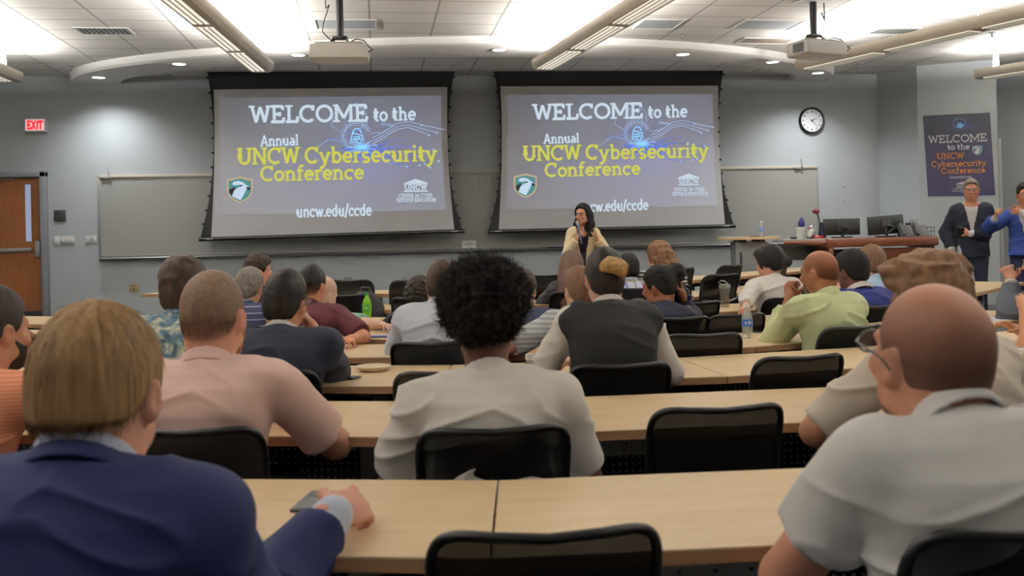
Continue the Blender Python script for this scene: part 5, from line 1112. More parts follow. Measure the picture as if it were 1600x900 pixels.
        lp = b.build('lips', mat('lips_%s' % ('rose' if fem else 'tan'), (150, 62, 60) if fem else (158, 96, 84), .4), o, smooth=180); lp.matrix_local = HM
    if glasses:
        gm = mat('spectacle_frame_%s' % glasses, (24, 22, 22) if glasses == 'dark' else (120, 116, 110), .3, .2); b = MB()
        for q in (-1, 1):
            b.tube([(q*.034+.026*math.cos(a), .108, .001+.019*math.sin(a)) for a in [2*math.pi*k/20 for k in range(21)]], .0018, 6, cap=False); b.tube([(q*.059, .106, .008), (q*.080, .085, .008), (q*.091, .0, .002), (q*.089, -.02, -.012)], .0019, 6)
        b.tube([(-.009, .109, .006), (0, .112, .008), (.009, .109, .006)], .0018, 6); gl = b.build('spectacles', gm, o, smooth=60); gl.matrix_local = HM
        b = MB()
        for q in (-1, 1): b.poly([(q*.034+.025*math.cos(2*math.pi*k/16), .108, .001+.018*math.sin(2*math.pi*k/16)) for k in range(16)])
        b.build('spectacle_lens', M_LENS, gl)
    if ch:
        c_ = copy_tree(CH_PROTO); c_['label'] = ch; rr = Rz@np.array([0, .06, 0]); c_.location = (root[0]+rr[0], root[1]+rr[1], floor_z(root[1])); c_.rotation_euler = (0, 0, rzr+math.radians(chz))
        if lift:      # seat raised on its gas column
            for q_ in c_.children:
                if q_.name.startswith('gas'): q_.scale.z = 1+lift/.40
                elif q_.name.startswith(('seat', 'back', 'lumbar')): q_.location.z = lift
    info = dict(o=o, hc=hc, HR=HR, c7=c7, SH=SH, EL=EL, W=W, hip=hip, ax=ax, bx=bx, by=by, Rz=Rz, root=root, s=s, hs=hs, HM=HM, na=na, nk=nk); PEOPLE.append(info)
    return info
def make_hair(H, h):
    hh = max(.0045, h*.8); g = Field((-.26, -.30, H.get('zmin', -.16)), (.26, .2, .30), hh)
    ts, tt_, tb = H.get('side', .01), H.get('top', .02), H.get('back', H.get('side', .01))
    if H.get('base', True):
        g.ell((0, -.012, .028), (.077+ts, .098+(ts+tb)/2, .092+tt_), .01); g.ell((0, -.03-(tb-ts)/2, -.028), (.066+ts*.9, .068+tb, .074), .03)
        if H.get('fringe'): g.ell((0, .05, .078), (.058, .05, .03+H['fringe']), .03)
        X, Y, Z = g.grid((slice(None),)*3); nape = H.get('nape', -.078); above = H.get('ear', .004); front = H.get('front', .066); sb = H.get('burn', -.012)
        zl = np.interp(Y, [-.12, -.062, -.040, -.020, .012, .022, .036, .055, .085, .12], [nape, nape, nape*.6, above-.012, above, sb, sb+.012, front*.62, front, front+.006]); g.F = smax(g.F, (zl-Z).astype(np.float32)+0*X.astype(np.float32), .008)
        if H.get('recede'): a, b_ = H['recede']; g.ell((0, .03, .15), (a, .14, b_), .012, cut=True)
    for p in H.get('prims', []):
        if p[0] == 'e': g.ell(p[1], p[2], p[3] if len(p) > 3 else .02)
        else: g.chain(p[1], p[2], p[3] if len(p) > 3 else .02)
    for p in H.get('cuts', []): g.ell(p[0], p[1], .01, cut=True)
    V, Q = g.mesh(); V = relax(V, Q, 1); N = normals(V, Q); am = H.get('amp', .003); fr = H.get('freq', 26); sd = H.get('seed', 1)*5.3; az = np.arctan2(V[:, 0], -V[:, 1])
    if H.get('style', 'strand') == 'strand':
        P = np.stack([az*fr*.28+V[:, 2]*H.get('sweep', 6), V[:, 2]*7+sd, V[:, 1]*9], 1); n = vnoise(P+sd)*.7+vnoise(P*np.array([2.6, 1.6, 2])+3)*.5
    else: n = (1-2*np.abs(vnoise(V*fr+sd)))*.8+vnoise(V*fr*2.1+sd)*.5
    V = V+N*(am*n)[:, None]
    nf = H.get('fuzz', 260 if H.get('style', 'strand') == 'strand' else 0); rs = np.random.RandomState(H.get('seed', 1)); fl = H.get('flen', .018); fr_ = H.get('fr', .0009); st = H.get('style', 'strand')
    if nf and len(V):
        # loose strands over the surface: lying down for straight hair, springing out for curls
        ii = rs.randint(0, len(V), nf); P0 = V[ii]-N[ii]*.002; n0 = N[ii]; dn = np.array([0, 0, -1.0])-n0*(-n0[:, 2:3]); dn /= np.maximum(1e-3, np.linalg.norm(dn, axis=1))[:, None]; jit = rs.randn(nf, 3)*.35
        d0 = (dn*.95+n0*H.get('lift', .10)+jit*.16) if st == 'strand' else (n0*.40+jit*1.6); d0 /= np.linalg.norm(d0, axis=1)[:, None]; bend = (dn*.8-n0*.5) if st == 'strand' else rs.randn(nf, 3)
        L_ = fl*(.5+rs.rand(nf)); side_ = np.cross(d0, n0); side_ /= np.maximum(1e-3, np.linalg.norm(side_, axis=1))[:, None]; up_ = np.cross(side_, d0); Vs = [V]; Qs = [Q]; base_ = len(V); K = 4; pts = []
        for k in range(K):
            t = k/(K-1); pts.append(P0+d0*(L_*t)[:, None]+bend*(L_*(.35 if st == 'strand' else .55)*t*t)[:, None])
        for k in range(K):
            r_ = fr_*(1-.55*k/(K-1)); pk = pts[k]
            for q in range(3): Vs.append(pk+side_*r_*math.cos(q*2.094)+up_*r_*math.sin(q*2.094))
        for k in range(K-1):
            for q in range(3):
                a0 = base_+(k*3+q)*nf; a1 = base_+(k*3+(q+1) % 3)*nf; b0_ = base_+((k+1)*3+q)*nf; b1_ = base_+((k+1)*3+(q+1) % 3)*nf; r_i = np.arange(nf); Qs.append(np.stack([a0+r_i, a1+r_i, b1_+r_i, b0_+r_i], 1))
        V = np.concatenate(Vs); Q = np.concatenate(Qs)
    return V, Q
def make_beard(B, h):
    hh = max(.0045, h*.8); g = Field((-.12, -.08, -.17), (.12, .16, .04), hh); t = B.get('t', .006); g.ell((0, .03, -.045), (.058+t, .060+t, .076+t), .01); g.ell((0, .066, -.098), (.026+t, .022+t, .022+t), .03)
    X, Y, Z = g.grid((slice(None),)*3); zl = np.interp(Y, [-.02, .02, .05, .08, .1], [.0, -.02, -.045, -.05, -.05]); g.F = smax(g.F, (Z-zl).astype(np.float32)+0*X, .006); g.F = smax(g.F, (-.0-Y+.005).astype(np.float32)+0*X, .006); g.ell((0, .1, -.066), (.022, .03, .01), .006, cut=True); V, Q = g.mesh(); V = relax(V, Q, 1); V += normals(V, Q)*(.0015*vnoise(V*60))[:, None]; return V, Q
# ---- outfit shorthands
def polo(m, sl=.36, off=.006, fold=.006, cm=None, seed=0, ro=.012, **k): return dict(g=[dict(name='shirt', m=m, off=off, sleeve=sl, fold=fold, seed=seed, ro=ro, **k), dict(kind='collar', name='collar', m=cm or m)])
def tee(m, sl=.38, off=.006, fold=.006, seed=0, ro=.014): return dict(g=[dict(name='shirt', m=m, off=off, sleeve=sl, fold=fold, seed=seed, ro=ro, cutv=.02), dict(kind='collar', name='neckband', m=m, hgt=.016, flare=.004, base=-.006, front=False)])
def shirt(m, off=.006, fold=.007, sl=.96, seed=0, cm=None): return dict(g=[dict(name='shirt', m=m, off=off, sleeve=sl, fold=fold, seed=seed, ro=.006), dict(kind='collar', name='collar', m=cm or m, hgt=.048)])
def suit(m, cm, off=.014, fold=.006, seed=0, sl=.925, ssl=.992, low=-.14): return dict(g=[dict(name='shirt', m=cm, off=.002, sleeve=ssl, fold=.002, ro=.004), dict(kind='collar', name='shirt_collar', m=cm, hgt=.046, flare=.008, r=.0), dict(name='jacket', m=m, off=off, sleeve=sl, fold=fold, seed=seed, ro=.008, cutv=.004, bottom=low), dict(kind='collar', name='jacket_collar', m=m, r=.007, hgt=.034, flare=.016, base=-.022, t=.006, gap=.05)])
LT = ('light', (198, 158, 138)); PK = ('ruddy', (196, 148, 128)); TN = ('tan', (176, 134, 110)); PALE = ('pale', (216, 184, 168)); BR = ('brown', (112, 72, 50)); DK = ('deep', (74, 46, 34)); OL = ('olive', (176, 126, 98))
def desk(x, y, h=.785): return ('w', onz(x, y, h))
def wat(x, y, z): return ('w', at(x, y, z))
# --- nearest row
person('man with straight blond hair in a navy suit, hand resting on the nearest desk', (152, 470), 1.62, nko=.098, row=None, w=187, dist=0.12, ch='black mesh chair of the man in the navy suit, bottom left', rz=-8, head=(-4, 2, 0), hs=1.12, lean=8, sw=.182, bulk=1.1, sk=PK,
  hair=dict(m=hairm('blond', (86, 64, 40), (128, 100, 65), (40, 40, 4)), fuzz=2500, flen=.022, fr=.0010, lift=.04, top=.016, side=.010, back=.018, nape=-.036, ear=.012, burn=-.02, amp=.0035, freq=30, seed=2), top=suit(cloth('navy_suit', (17, 24, 57)), cloth('pale_blue_shirt', (196, 204, 224)), seed=2, fold=.008),
  arms=(None, desk(522, 803, .80)), arm_s=1.06, hands=(None, dict(d=(.45, 1, -.02), n=(-.75, -.1, -.6), curl=48, thumb=.9)), shd=.085, poles=(None, wat(398, 862, 1.75)), res=.0055)
person('bald man in a white polo with glasses, seen from behind at bottom right', (1468, 445), 1.74, lift=.065, nko=.095, headfwd=.08, row=None, w=158, dist=0.12, ch='black mesh chair of the bald man in the white polo, bottom right corner', rz=4, head=(4, -8, 0), hs=1.09, lean=6, sw=.165, bulk=1.1, sk=('tan_bald', (176, 130, 108)),
  hair=dict(m=hairm('stubble', (66, 50, 42), (84, 64, 54), (40, 40, 40), alpha_fade=(.105, .0, .0, .62)), fuzz=0, top=-.001, side=.0012, back=.0012, nape=-.075, ear=.004, amp=.0003), beard=dict(m=hairm('stubble_beard', (60, 48, 42), (76, 60, 52), (40, 40, 40)), t=.002), glasses='dark',
  top=polo(cloth('white_polo', (238, 238, 236)), sl=.29, seed=5, fold=.006, off=.008), arms=((-.03, .40, .795), (.10, .42, .80)), poles=((-.6, .05, -.7), None), res=.0055)
# --- second row
person('man with cropped brown hair in a pale pink polo shirt', (331, 422), 2.60, row=2, w=93, dist=0.27, ch='black mesh chair of the man in the pink polo shirt', rz=-6, head=(-10, 0, 0), hs=1.10, lean=9, sw=.195, bulk=1.12, sk=PK,
  hair=dict(m=hairm('cropped_brown', (74, 58, 46), (100, 80, 64), (30, 30, 30), alpha_fade=(-.075, .01, .15, 1)), fuzz=3000, flen=.006, fr=.0006, top=.008, side=.003, back=.004, nape=-.08, ear=.006, amp=.0008, freq=60), beard=dict(m=hairm('beard_auburn', (104, 66, 42), (128, 84, 54), (30, 30, 30)), t=.010),
  top=polo(cloth('pink_polo', (236, 202, 192)), sl=.40, seed=3, fold=.007), arms=((-.12, .42, .80), (.17, .42, .80)), hands=(None, dict(n=(-.6, 0, -.8), curl=40)), poles=(None, (.75, -.2, -.6)), res=.0065)
person('man with a round black afro in a white polo shirt', (757, 432), 2.72, row=2, w=None, dist=0.26, ch='black mesh chair of the man with the round afro', rz=0, head=(-14, 2, 0), hs=1.04, lean=4, sw=.205, bulk=1.12, nko=.150, shd=.08, sk=DK,
  hair=dict(m=hairm('afro_black', (14, 11, 10), (34, 26, 22), (30, 30, 30), rough=.8), top=.012, side=.01, style='curl', amp=.016, freq=44, seed=3, nape=-.07, base=False, fuzz=11000, flen=.014, fr=.0012, prims=[('e', (0, -.028, .074), (.124, .138, .110), .02), ('e', (0, -.070, .012), (.096, .078, .070), .05)]),
  top=polo(cloth('ivory_polo', (238, 235, 230)), sl=.42, seed=1, fold=.008), arms=((-.13, .32, .68), (.15, .30, .64)), poles=((-.6, -.2, -.75), (.6, -.2, -.75)), res=.0065)
person('man with tousled curly brown hair in a beige linen shirt, behind the bald man', (1447, 394), 2.58, row=2, w=None, dist=0.27, ch='black mesh chair hidden behind the curly haired man in beige', rz=10, head=(8, 4, 0), hs=1.08, lean=12, sw=.20, bulk=1.18, sk=OL,
  hair=dict(m=hairm('curly_brown', (74, 52, 36), (102, 75, 51), (24, 24, 10)), fuzz=0, top=.036, side=.026, back=.026, nape=-.085, ear=-.02, burn=-.03, style='curl', amp=.013, freq=22, seed=4, prims=[('e', (-.03, .045, .095), (.085, .06, .045), .04), ('e', (.05, -.03, .10), (.06, .07, .04), .03)]),
  top=tee(cloth('beige_linen', (214, 204, 190)), sl=.46, seed=6, fold=.009), arms=((-.20, .38, .80), (.2, .40, .80)), poles=((-.8, -.1, -.55), None), res=.007)
person('bearded man with dark hair in an orange checked shirt at the left edge', (-14, 443), 2.55, row=2, w=None, dist=0.27, ch='black mesh chair of the man in the orange shirt at the left edge', rz=-26, head=(-8, 2, 0), hs=1.10, lean=14, sw=.19, bulk=1.1, sk=TN,
  hair=dict(m=hairm('dark_greying', (36, 28, 24), (66, 54, 48), (40, 40, 10)), top=.02, side=.008, back=.01, nape=-.078, amp=.0025, seed=7), beard=dict(m=hairm('beard_dark', (40, 30, 24), (60, 44, 34), (30, 30, 30)), t=.009), top=polo(striped('orange_check', (216, 148, 118), (200, 128, 98), .012, .35), seed=8, sl=.42), arms=((-.1, .40, .80), ('h', .06, .13, -.12)), hands=(None, dict(d=(-.5, .1, .8), n=(-.6, -.8, .1), curl=60)), poles=(None, (.5, .3, -.9)), res=.007)
# --- third row
person('man with short dark hair in a dark navy suit, cheek propped on his fist', (450, 419), 3.92, row=3, w=65, dist=0.14, ch='black mesh chair of the man in the dark navy suit', rz=-10, head=(-14, 2, 6), hs=1.08, lean=10, sw=.188, bulk=1.08, sk=OL,
  hair=dict(m=hairm('near_black', (24, 18, 15), (48, 38, 32), (40, 40, 14)), top=.026, side=.008, back=.012, nape=-.078, style='curl', amp=.003, freq=40, seed=3), top=suit(cloth('charcoal_navy', (21, 24, 36)), cloth('white_shirt', (214, 212, 210)), seed=4, sl=.74, ssl=.75), arms=((-.1, .40, .80), ('h', .085, .085, -.115)), hands=(None, dict(d=(-.55, .5, .7), n=(-1, 0, .1), curl=62)), poles=(None, (.45, .35, -1.2)), glasses='dark')
person('person with wavy brown hair in a blue and cream floral shirt', (284, 397), 4.15, row=3, w=70, dist=0.14, ch='black mesh chair of the person in the floral shirt', rz=-4, head=(-8, 4, -4), hs=1.05, lean=8, sw=.18, bulk=1.12, sk=LT, hair=dict(m=hairm('wavy_brown', (44, 29, 20), (88, 62, 44), (22, 22, 7)), fuzz=0, top=.020, side=.018, back=.028, nape=-.135, ear=-.06, burn=-.05, zmin=-.2, style='curl', amp=.005, freq=22, seed=6, prims=[('e', (0, -.07, -.06), (.07, .05, .06), .03)]),
  top=polo(floral('floral_shirt'), sl=.42, seed=2))
person('person with a dark bun streaked blond, in a black vest over a white shirt', (944, 384), 4.1, row=3, w=61, dist=0.14, ch='black mesh chair of the person in the dark vest', rz=2, head=(2, 0, 0), hs=1.04, lean=7, sw=.165, bulk=1.0, sk=LT,
  hair=dict(m=hairm('dark_brown_pulled', (26, 19, 15), (52, 40, 32), (34, 34, 10)), top=.022, side=.010, back=.016, nape=-.075, ear=.0, amp=.002, seed=2, second=dict(name='hair_bun', m=hairm('blond_streak', (138, 108, 70), (200, 166, 116), (14, 50, 30)), base=False, top=.02, amp=.003, freq=40, prims=[('c', [(-.035, -.115, .052), (-.01, -.14, .062), (.03, -.135, .05), (.048, -.118, .02)], [.020, .032, .032, .018], .02)])),
  top=dict(g=[dict(name='shirt', m=cloth('cream_shirt', (234, 230, 224)), off=.002, sleeve=.60, fold=.005, ro=.022, seed=3), dict(kind='collar', name='collar', m=cloth('cream_shirt', (234, 230, 224))), dict(name='vest', m=cloth('black_vest', (17, 17, 16), .75), off=.024, sleeve=0, fold=.003, cutv=-.004, vest=True, seed=2)]), arms=((-.17, .30, .80), (.20, .34, .80)), poles=((-.6, -.2, -.75), (.5, -.2, -.8)))
# --- fourth row
person('person with brown side-swept hair in a grey and white striped polo', (905, 414), 5.15, row=4, w=43, dist=0.12, ch='black mesh chair of the person in the grey striped polo', rz=6, head=(10, 2, 0), hs=1.04, lean=8, sw=.17, sk=LT, hair=dict(m=hairm('chestnut', (68, 48, 35), (96, 70, 50), (30, 30, 8)), top=.02, side=.008, back=.012, nape=-.07, fringe=.012, amp=.003, seed=8), top=polo(striped('grey_stripe_polo', (196, 200, 202), (150, 156, 162), .026, .4), sl=.42), arms=((-.28, .30, .80), None), poles=((-.95, -.2, -.4), None))
person('man with brown hair in a pale blue dress shirt, left of the afro', (693, 404), 5.25, row=4, w=50, dist=0.12, ch='black mesh chair of the man in the pale blue shirt', rz=-14, head=(-4, 4, 4), hs=1.07, lean=12, sw=.185, bulk=1.08, sk=PK, hair=dict(m=hairm('mid_brown', (58, 41, 30), (98, 72, 52), (30, 30, 8)), top=.022, side=.012, back=.014, nape=-.078, ear=-.006, amp=.003, seed=5), top=shirt(cloth('powder_shirt', (204, 210, 226)), seed=5, fold=.009))
person('bald man with brown skin in a pale green button shirt, hands clasped at his mouth', (1279, 392), 5.35, row=4, w=49, dist=0.14, ch='black mesh chair of the man in the pale green shirt', rz=16, head=(18, 4, 0), hs=1.07, lean=9, sw=.185, bulk=1.1, sk=('brown_bald', (138, 92, 66)), hair=dict(m=hairm('shadow_stubble', (48, 34, 28), (60, 44, 36), (40, 40, 40), alpha_fade=(.06, -.03, .0, .55)), fuzz=0, top=-.001, side=.001, back=.001, nape=-.07, amp=.0002), beard=dict(m=hairm('grey_beard', (70, 60, 54), (100, 90, 84), (30, 30, 30)), t=.004),
  top=shirt(cloth('mint_shirt', (202, 212, 168)), seed=7, fold=.009), arms=(('h', -.075, .16, -.15), ('h', -.01, .17, -.15)), hands=(dict(d=(.2, .15, 1), n=(1, .2, 0), curl=60), dict(d=(-.2, .15, 1), n=(-1, .2, 0), curl=60)), poles=((-.45, .1, -.9), (.9, .3, -.8)))
person('man with greying hair in a navy shirt with thin white stripes', (392, 416), 5.75, row=5, w=42, dist=0.12, ch='black mesh chair of the grey haired man in thin white stripes', rz=-12, head=(-4, 6, 4), hs=1.05, lean=14, sw=.185, bulk=1.15, sk=TN, hair=dict(m=hairm('salt_pepper', (62, 58, 54), (112, 106, 100), (34, 34, 20)), top=.016, side=.01, back=.012, nape=-.078, style='curl', amp=.003, freq=40, seed=2), top=polo(striped('navy_thin_stripe', (40, 42, 66), (150, 152, 166), .040, .14), sl=.44))
person('man with a dark fade haircut in a maroon polo shirt', (488, 412), 6.0, row=5, w=43, dist=0.12, ch='black mesh chair of the man in the maroon polo', rz=-16, head=(-14, 4, 0), hs=1.06, lean=14, sw=.19, bulk=1.22, sk=OL, hair=dict(m=hairm('black_fade', (20, 16, 14), (38, 31, 27), (36, 36, 16), alpha_fade=(-.05, .02, .35, 1)), top=.024, side=.005, back=.007, nape=-.06, ear=.008, amp=.002, seed=4), top=polo(cloth('maroon_polo', (62, 23, 31)), sl=.44, seed=5), arms=((-.1, .40, .80), desk(548, 530, .785)), poles=(None, (.8, -.1, -.5)))
person('person in a navy shirt with brown hair, face just showing right of the afro', (815, 418), 5.9, row=5, w=None, dist=0.12, ch='black mesh chair of the person just right of the afro', rz=-12, head=(-20, 2, 0), hs=1.05, lean=8, sw=.18, sk=TN, hair=dict(m=hairm('brown_plain', (46, 32, 24), (78, 56, 42), (30, 30, 8)), top=.02, side=.012, back=.014, amp=.003, seed=9), beard=dict(m=hairm('beard_brown', (62, 44, 32), (84, 60, 44), (30, 30, 30)), t=.006), top=polo(cloth('navy_tee', (34, 38, 58)), sl=.44))
# --- fifth row
person('person with dark skin in a navy sweater, hand raised into a puff of black hair', (1024, 414), 6.0, row=5, w=None, dist=0.12, ch='black mesh chair of the person in the navy sweater', rz=14, head=(34, 10, -4), hs=1.06, lean=12, sw=.185, bulk=1.12, sk=BR, hair=dict(m=hairm('puff_black', (14, 11, 10), (32, 25, 22), (30, 30, 30), rough=.8), fuzz=0, top=.014, side=.006, back=.010, nape=-.06, ear=.008, style='curl', amp=.004, freq=44, seed=2, prims=[('e', (.085, -.085, .060), (.062, .072, .064), .03), ('e', (.05, -.06, .05), (.05, .05, .05), .03)]), top=dict(g=[dict(name='sweater', m=cloth('navy_sweater', (21, 23, 36)), off=.012, sleeve=.96, fold=.008, ro=.012, seed=3, cutv=.02), dict(kind='collar', name='neckband', m=cloth('navy_sweater', (21, 23, 36)), hgt=.02, flare=.004, base=-.006, front=False)]),
  arms=((-.1, .40, .80), ('h', .155, -.02, -.055)), hands=(None, dict(d=(-.3, -.05, 1), n=(-1, .2, 0), curl=30, spread=7)), poles=(None, (.4, .25, -1.2)))
person('man with short black hair in a royal blue jacket with a white collar', (1331, 388), 6.45, row=5, w=45, dist=0.12, ch='black mesh chair of the man in the royal blue jacket', rz=12, head=(10, 2, 0), hs=1.08, lean=10, sw=.188, bulk=1.15, sk=DK, hair=dict(m=hairm('flat_black', (16, 13, 12), (30, 24, 21), (30, 30, 30), rough=.75), fuzz=0, top=.022, side=.010, back=.010, nape=-.062, ear=.004, style='curl', amp=.0015, freq=60, seed=2, fringe=.01), top=dict(g=[dict(name='shirt', m=cloth('white_shirt', (214, 212, 210)), off=.002, sleeve=.99, fold=.002, ro=.004), dict(kind='collar', name='collar', m=cloth('white_shirt', (214, 212, 210)), hgt=.05, flare=.03, r=.006), dict(name='jacket', m=cloth('royal_blue', (27, 33, 88)), off=.014, sleeve=.955, fold=.007, ro=.008, cutv=-.008, seed=5)]))
person('woman with a low dark bun in a white blouse', (1198, 381), 7.35, row=6, w=44, dist=0.12, ch='black mesh chair of the woman in the white blouse', rz=10, head=(26, 10, 0), hs=1.02, lean=10, sw=.172, fem=True, bulk=1.12, sk=PK, hair=dict(m=hairm('dark_bun', (22, 17, 15), (44, 35, 30), (30, 30, 10)), top=.022, side=.022, back=.02, nape=-.075, ear=-.03, burn=-.05, fringe=.012, style='curl', amp=.004, freq=22, seed=3, prims=[('e', (.075, -.10, -.018), (.042, .045, .042), .012)]), top=shirt(cloth('white_blouse', (226, 224, 220)), seed=4, fold=.010, sl=.9), arms=(desk(1160, 488, .785), None), poles=((-.9, -.2, -.5), None))
# --- sixth row and on
person('person with a mop of dark curls in a black shirt', (657, 431), 7.3, row=6, w=46, dist=0.12, ch='black mesh chair of the curly haired person in black', rz=0, head=(4, 12, 6), hs=1.04, lean=12, sw=.165, sk=LT, hair=dict(m=hairm('curl_dark', (24, 18, 15), (54, 40, 33), (24, 24, 24)), fuzz=0, top=.034, side=.036, back=.03, nape=-.10, ear=-.055, burn=-.05, style='curl', amp=.010, freq=34, seed=5), top=tee(cloth('black_tee', (24, 24, 26)), sl=.44))
person('pale bald man leaning over his desk in a sea green shirt', (514, 433), 7.5, row=6, w=40, dist=0.15, ch='black mesh chair of the pale bald man in sea green', rz=-24, head=(-20, 20, 10), hs=1.06, lean=26, sw=.185, bulk=1.1, sk=PALE, hair=dict(m=hairm('pale_fuzz', (170, 150, 134), (190, 170, 152), (40, 40, 40), alpha_fade=(-.1, .02, .5, .1)), fuzz=0, top=-.001, side=.001, amp=.0002), top=polo(cloth('sea_green', (128, 172, 152)), sl=.46, seed=3), arms=((-.1, .4, .80), desk(602, 508, .785)), poles=(None, (.8, .1, -.2)))
person('young man in black with dark hair, face turned right in profile', (402, 395), 7.4, row=6, w=36, dist=0.12, ch='black mesh chair of the young man in profile', rz=-40, head=(-30, 2, 0), hs=1.03, lean=6, sw=.172, sk=PK, hair=dict(m=hairm('brown_crop', (44, 30, 24), (76, 54, 42), (30, 30, 10)), top=.026, side=.008, back=.012, fringe=.014, nape=-.06, style='curl', amp=.004, freq=34, seed=6), top=polo(cloth('black_polo', (26, 27, 31)), sl=.44), face=True)
person('person with black hair in a blue and white plaid shirt', (981, 394), 8.2, row=7, w=33, dist=0.12, ch='black mesh chair of the person in plaid', rz=2, head=(4, 4, 0), hs=1.04, lean=10, sw=.172, sk=LT, hair=dict(m=hairm('black_straight', (20, 17, 16), (40, 33, 30), (36, 36, 8)), top=.022, side=.014, back=.018, nape=-.08, ear=-.01, amp=.002, seed=5), top=polo(plaid('plaid_blue'), sl=.46))
person('person with brown hair in a light blue shirt, right of the royal blue jacket', (1360, 382), 8.0, row=6, w=40, dist=0.12, ch='black mesh chair of the person in light blue', rz=12, head=(6, 4, 0), hs=1.05, lean=10, sw=.178, sk=PK, hair=dict(m=hairm('brown_soft', (66, 48, 37), (94, 69, 51), (30, 30, 8)), top=.024, side=.016, back=.018, nape=-.09, ear=-.02, amp=.004, seed=7), top=shirt(cloth('sky_shirt', (170, 196, 222)), seed=3))
person('woman with long straight brown hair falling down her back', (891, 390), 9.1, row=7, w=None, dist=0.12, ch='black mesh chair of the woman with long straight brown hair', rz=-8, head=(-16, 4, -8), hs=1.04, lean=6, sw=.16, fem=True, sk=LT, hair=dict(m=hairm('long_brown', (64, 47, 40), (78, 58, 47), (40, 40, 4)), top=.02, side=.02, back=.022, nape=-.15, ear=-.12, burn=-.10, zmin=-.50, amp=.004, seed=4, prims=[('c', [(0, -.085, -.02), (-.01, -.12, -.16), (-.03, -.15, -.30), (-.10, -.16, -.44)], [.085, .095, .09, .03], .05), ('c', [(-.055, -.07, -.02), (-.085, -.10, -.2), (-.20, -.13, -.42)], [.045, .06, .018], .04)]), top=tee(cloth('dark_top', (38, 34, 40)), sl=.44))
person('woman with long wavy light brown hair in a black and white striped top', (1029, 376), 9.3, row=7, w=None, dist=0.12, ch='black mesh chair of the woman with long wavy hair', rz=6, head=(22, 2, 0), hs=1.04, lean=5, sw=.165, fem=True, sk=PK, hair=dict(m=hairm('wavy_light', (68, 49, 36), (112, 82, 58), (24, 24, 6)), top=.022, side=.022, back=.022, nape=-.15, ear=-.02, burn=-.06, zmin=-.36, style='curl', amp=.008, freq=20, seed=5, prims=[('c', [(.03, -.075, -.02), (.03, -.10, -.14), (.05, -.11, -.27)], [.08, .09, .05], .04)]), top=tee(striped('breton', (214, 212, 206), (26, 26, 30), .034, .45), sl=.9))
# --- right edge, side on
person('person in a charcoal sweater with hands clasped at the right edge', (1622, 374), 5.6, row=4, w=None, dist=0.15, ch='black mesh chair of the person in charcoal at the right edge', rz=52, head=(4, 10, 0), hs=1.08, lean=12, sw=.185, bulk=1.1, sk=PK, hair=dict(m=hairm('auburn', (80, 52, 36), (120, 84, 60), (30, 30, 8)), top=.02, side=.012, amp=.003), beard=dict(m=hairm('beard_auburn', (104, 66, 42), (128, 84, 54)), t=.012), top=dict(g=[dict(name='sweater', m=cloth('charcoal_knit', (62, 64, 70)), off=.014, sleeve=.93, fold=.007, ro=.016, cutv=.02, seed=3), dict(kind='collar', name='neckband', m=cloth('charcoal_knit', (62, 64, 70)), hgt=.02, flare=.004, base=-.006, front=False)]),
  arms=(('h', -.04, .17, -.13), ('h', .03, .18, -.13)), hands=(dict(d=(.25, .25, 1), n=(1, 0, -.1), curl=58), dict(d=(-.25, .25, 1), n=(-1, 0, -.1), curl=58)), poles=((-.6, .2, -1), (.6, .3, -1)), face=True)
person('person in a grey green tee, only the forearm and sleeve inside the right edge', (1672, 400), 4.4, row=3, w=None, dist=0.15, ch='black mesh chair of the person in the grey green tee', rz=40, head=(0, 4, 0), hs=1.08, lean=12, sw=.19, bulk=1.15, sk=OL, hair=dict(m=hairm('brown_plain', (46, 32, 24), (78, 56, 42)), top=.02, side=.012, amp=.003), top=tee(cloth('grey_green', (94, 98, 92)), sl=.45, seed=3), arms=(wat(1602, 488, 4.85), None), poles=((-.8, .1, -.8), None))
# --- on their feet
pr_ = person('woman speaking into a microphone, long black hair, glasses and cream blazer', (911, 317), 11.9, rz=168, head=(-26, -2, 0), hs=1.06, lean=0, nko=.160, shd=.075, sw=.140, bulk=.92, fem=True, stand=True, sk=('presenter', (206, 156, 130)), glasses='dark', face=True, legs=(30, 30, 34), res=.0075,
  hair=dict(m=hairm('raven', (16, 13, 14), (34, 28, 28), (40, 40, 5)), top=.022, side=.020, back=.025, nape=-.15, ear=-.11, burn=-.03, front=.082, zmin=-.36, amp=.003, seed=3, prims=[('c', [(-.07, -.05, .0), (-.085, -.045, -.12), (-.095, -.02, -.24)], [.04, .045, .024], .03), ('c', [(.07, -.05, .0), (.088, -.045, -.12), (.105, -.01, -.26)], [.042, .05, .028], .03), ('c', [(0, -.085, -.02), (0, -.10, -.16), (0, -.10, -.27)], [.085, .09, .05], .04)]),
  top=dict(g=[dict(name='top', m=cloth('black_shell', (20, 20, 22)), off=.002, sleeve=0, fold=.002, cutv=-.05, vneck=.12), dict(name='blazer', m=cloth('cream_blazer', (232, 212, 172)), off=.014, sleeve=.95, fold=.006, ro=.010, cutv=-.01, seed=4, vneck=.62)]),
  arms=((-.17, .22, 1.15), (.07, .21, 1.16)), hands=(dict(d=(.1, .35, .95), n=(1, .3, 0), curl=14, spread=8), dict(d=(-.55, .25, .75), n=(-.6, -.5, .1), curl=68, thumb=1.0)), poles=((-.55, -.3, -.8), (.55, -.3, -.9)))
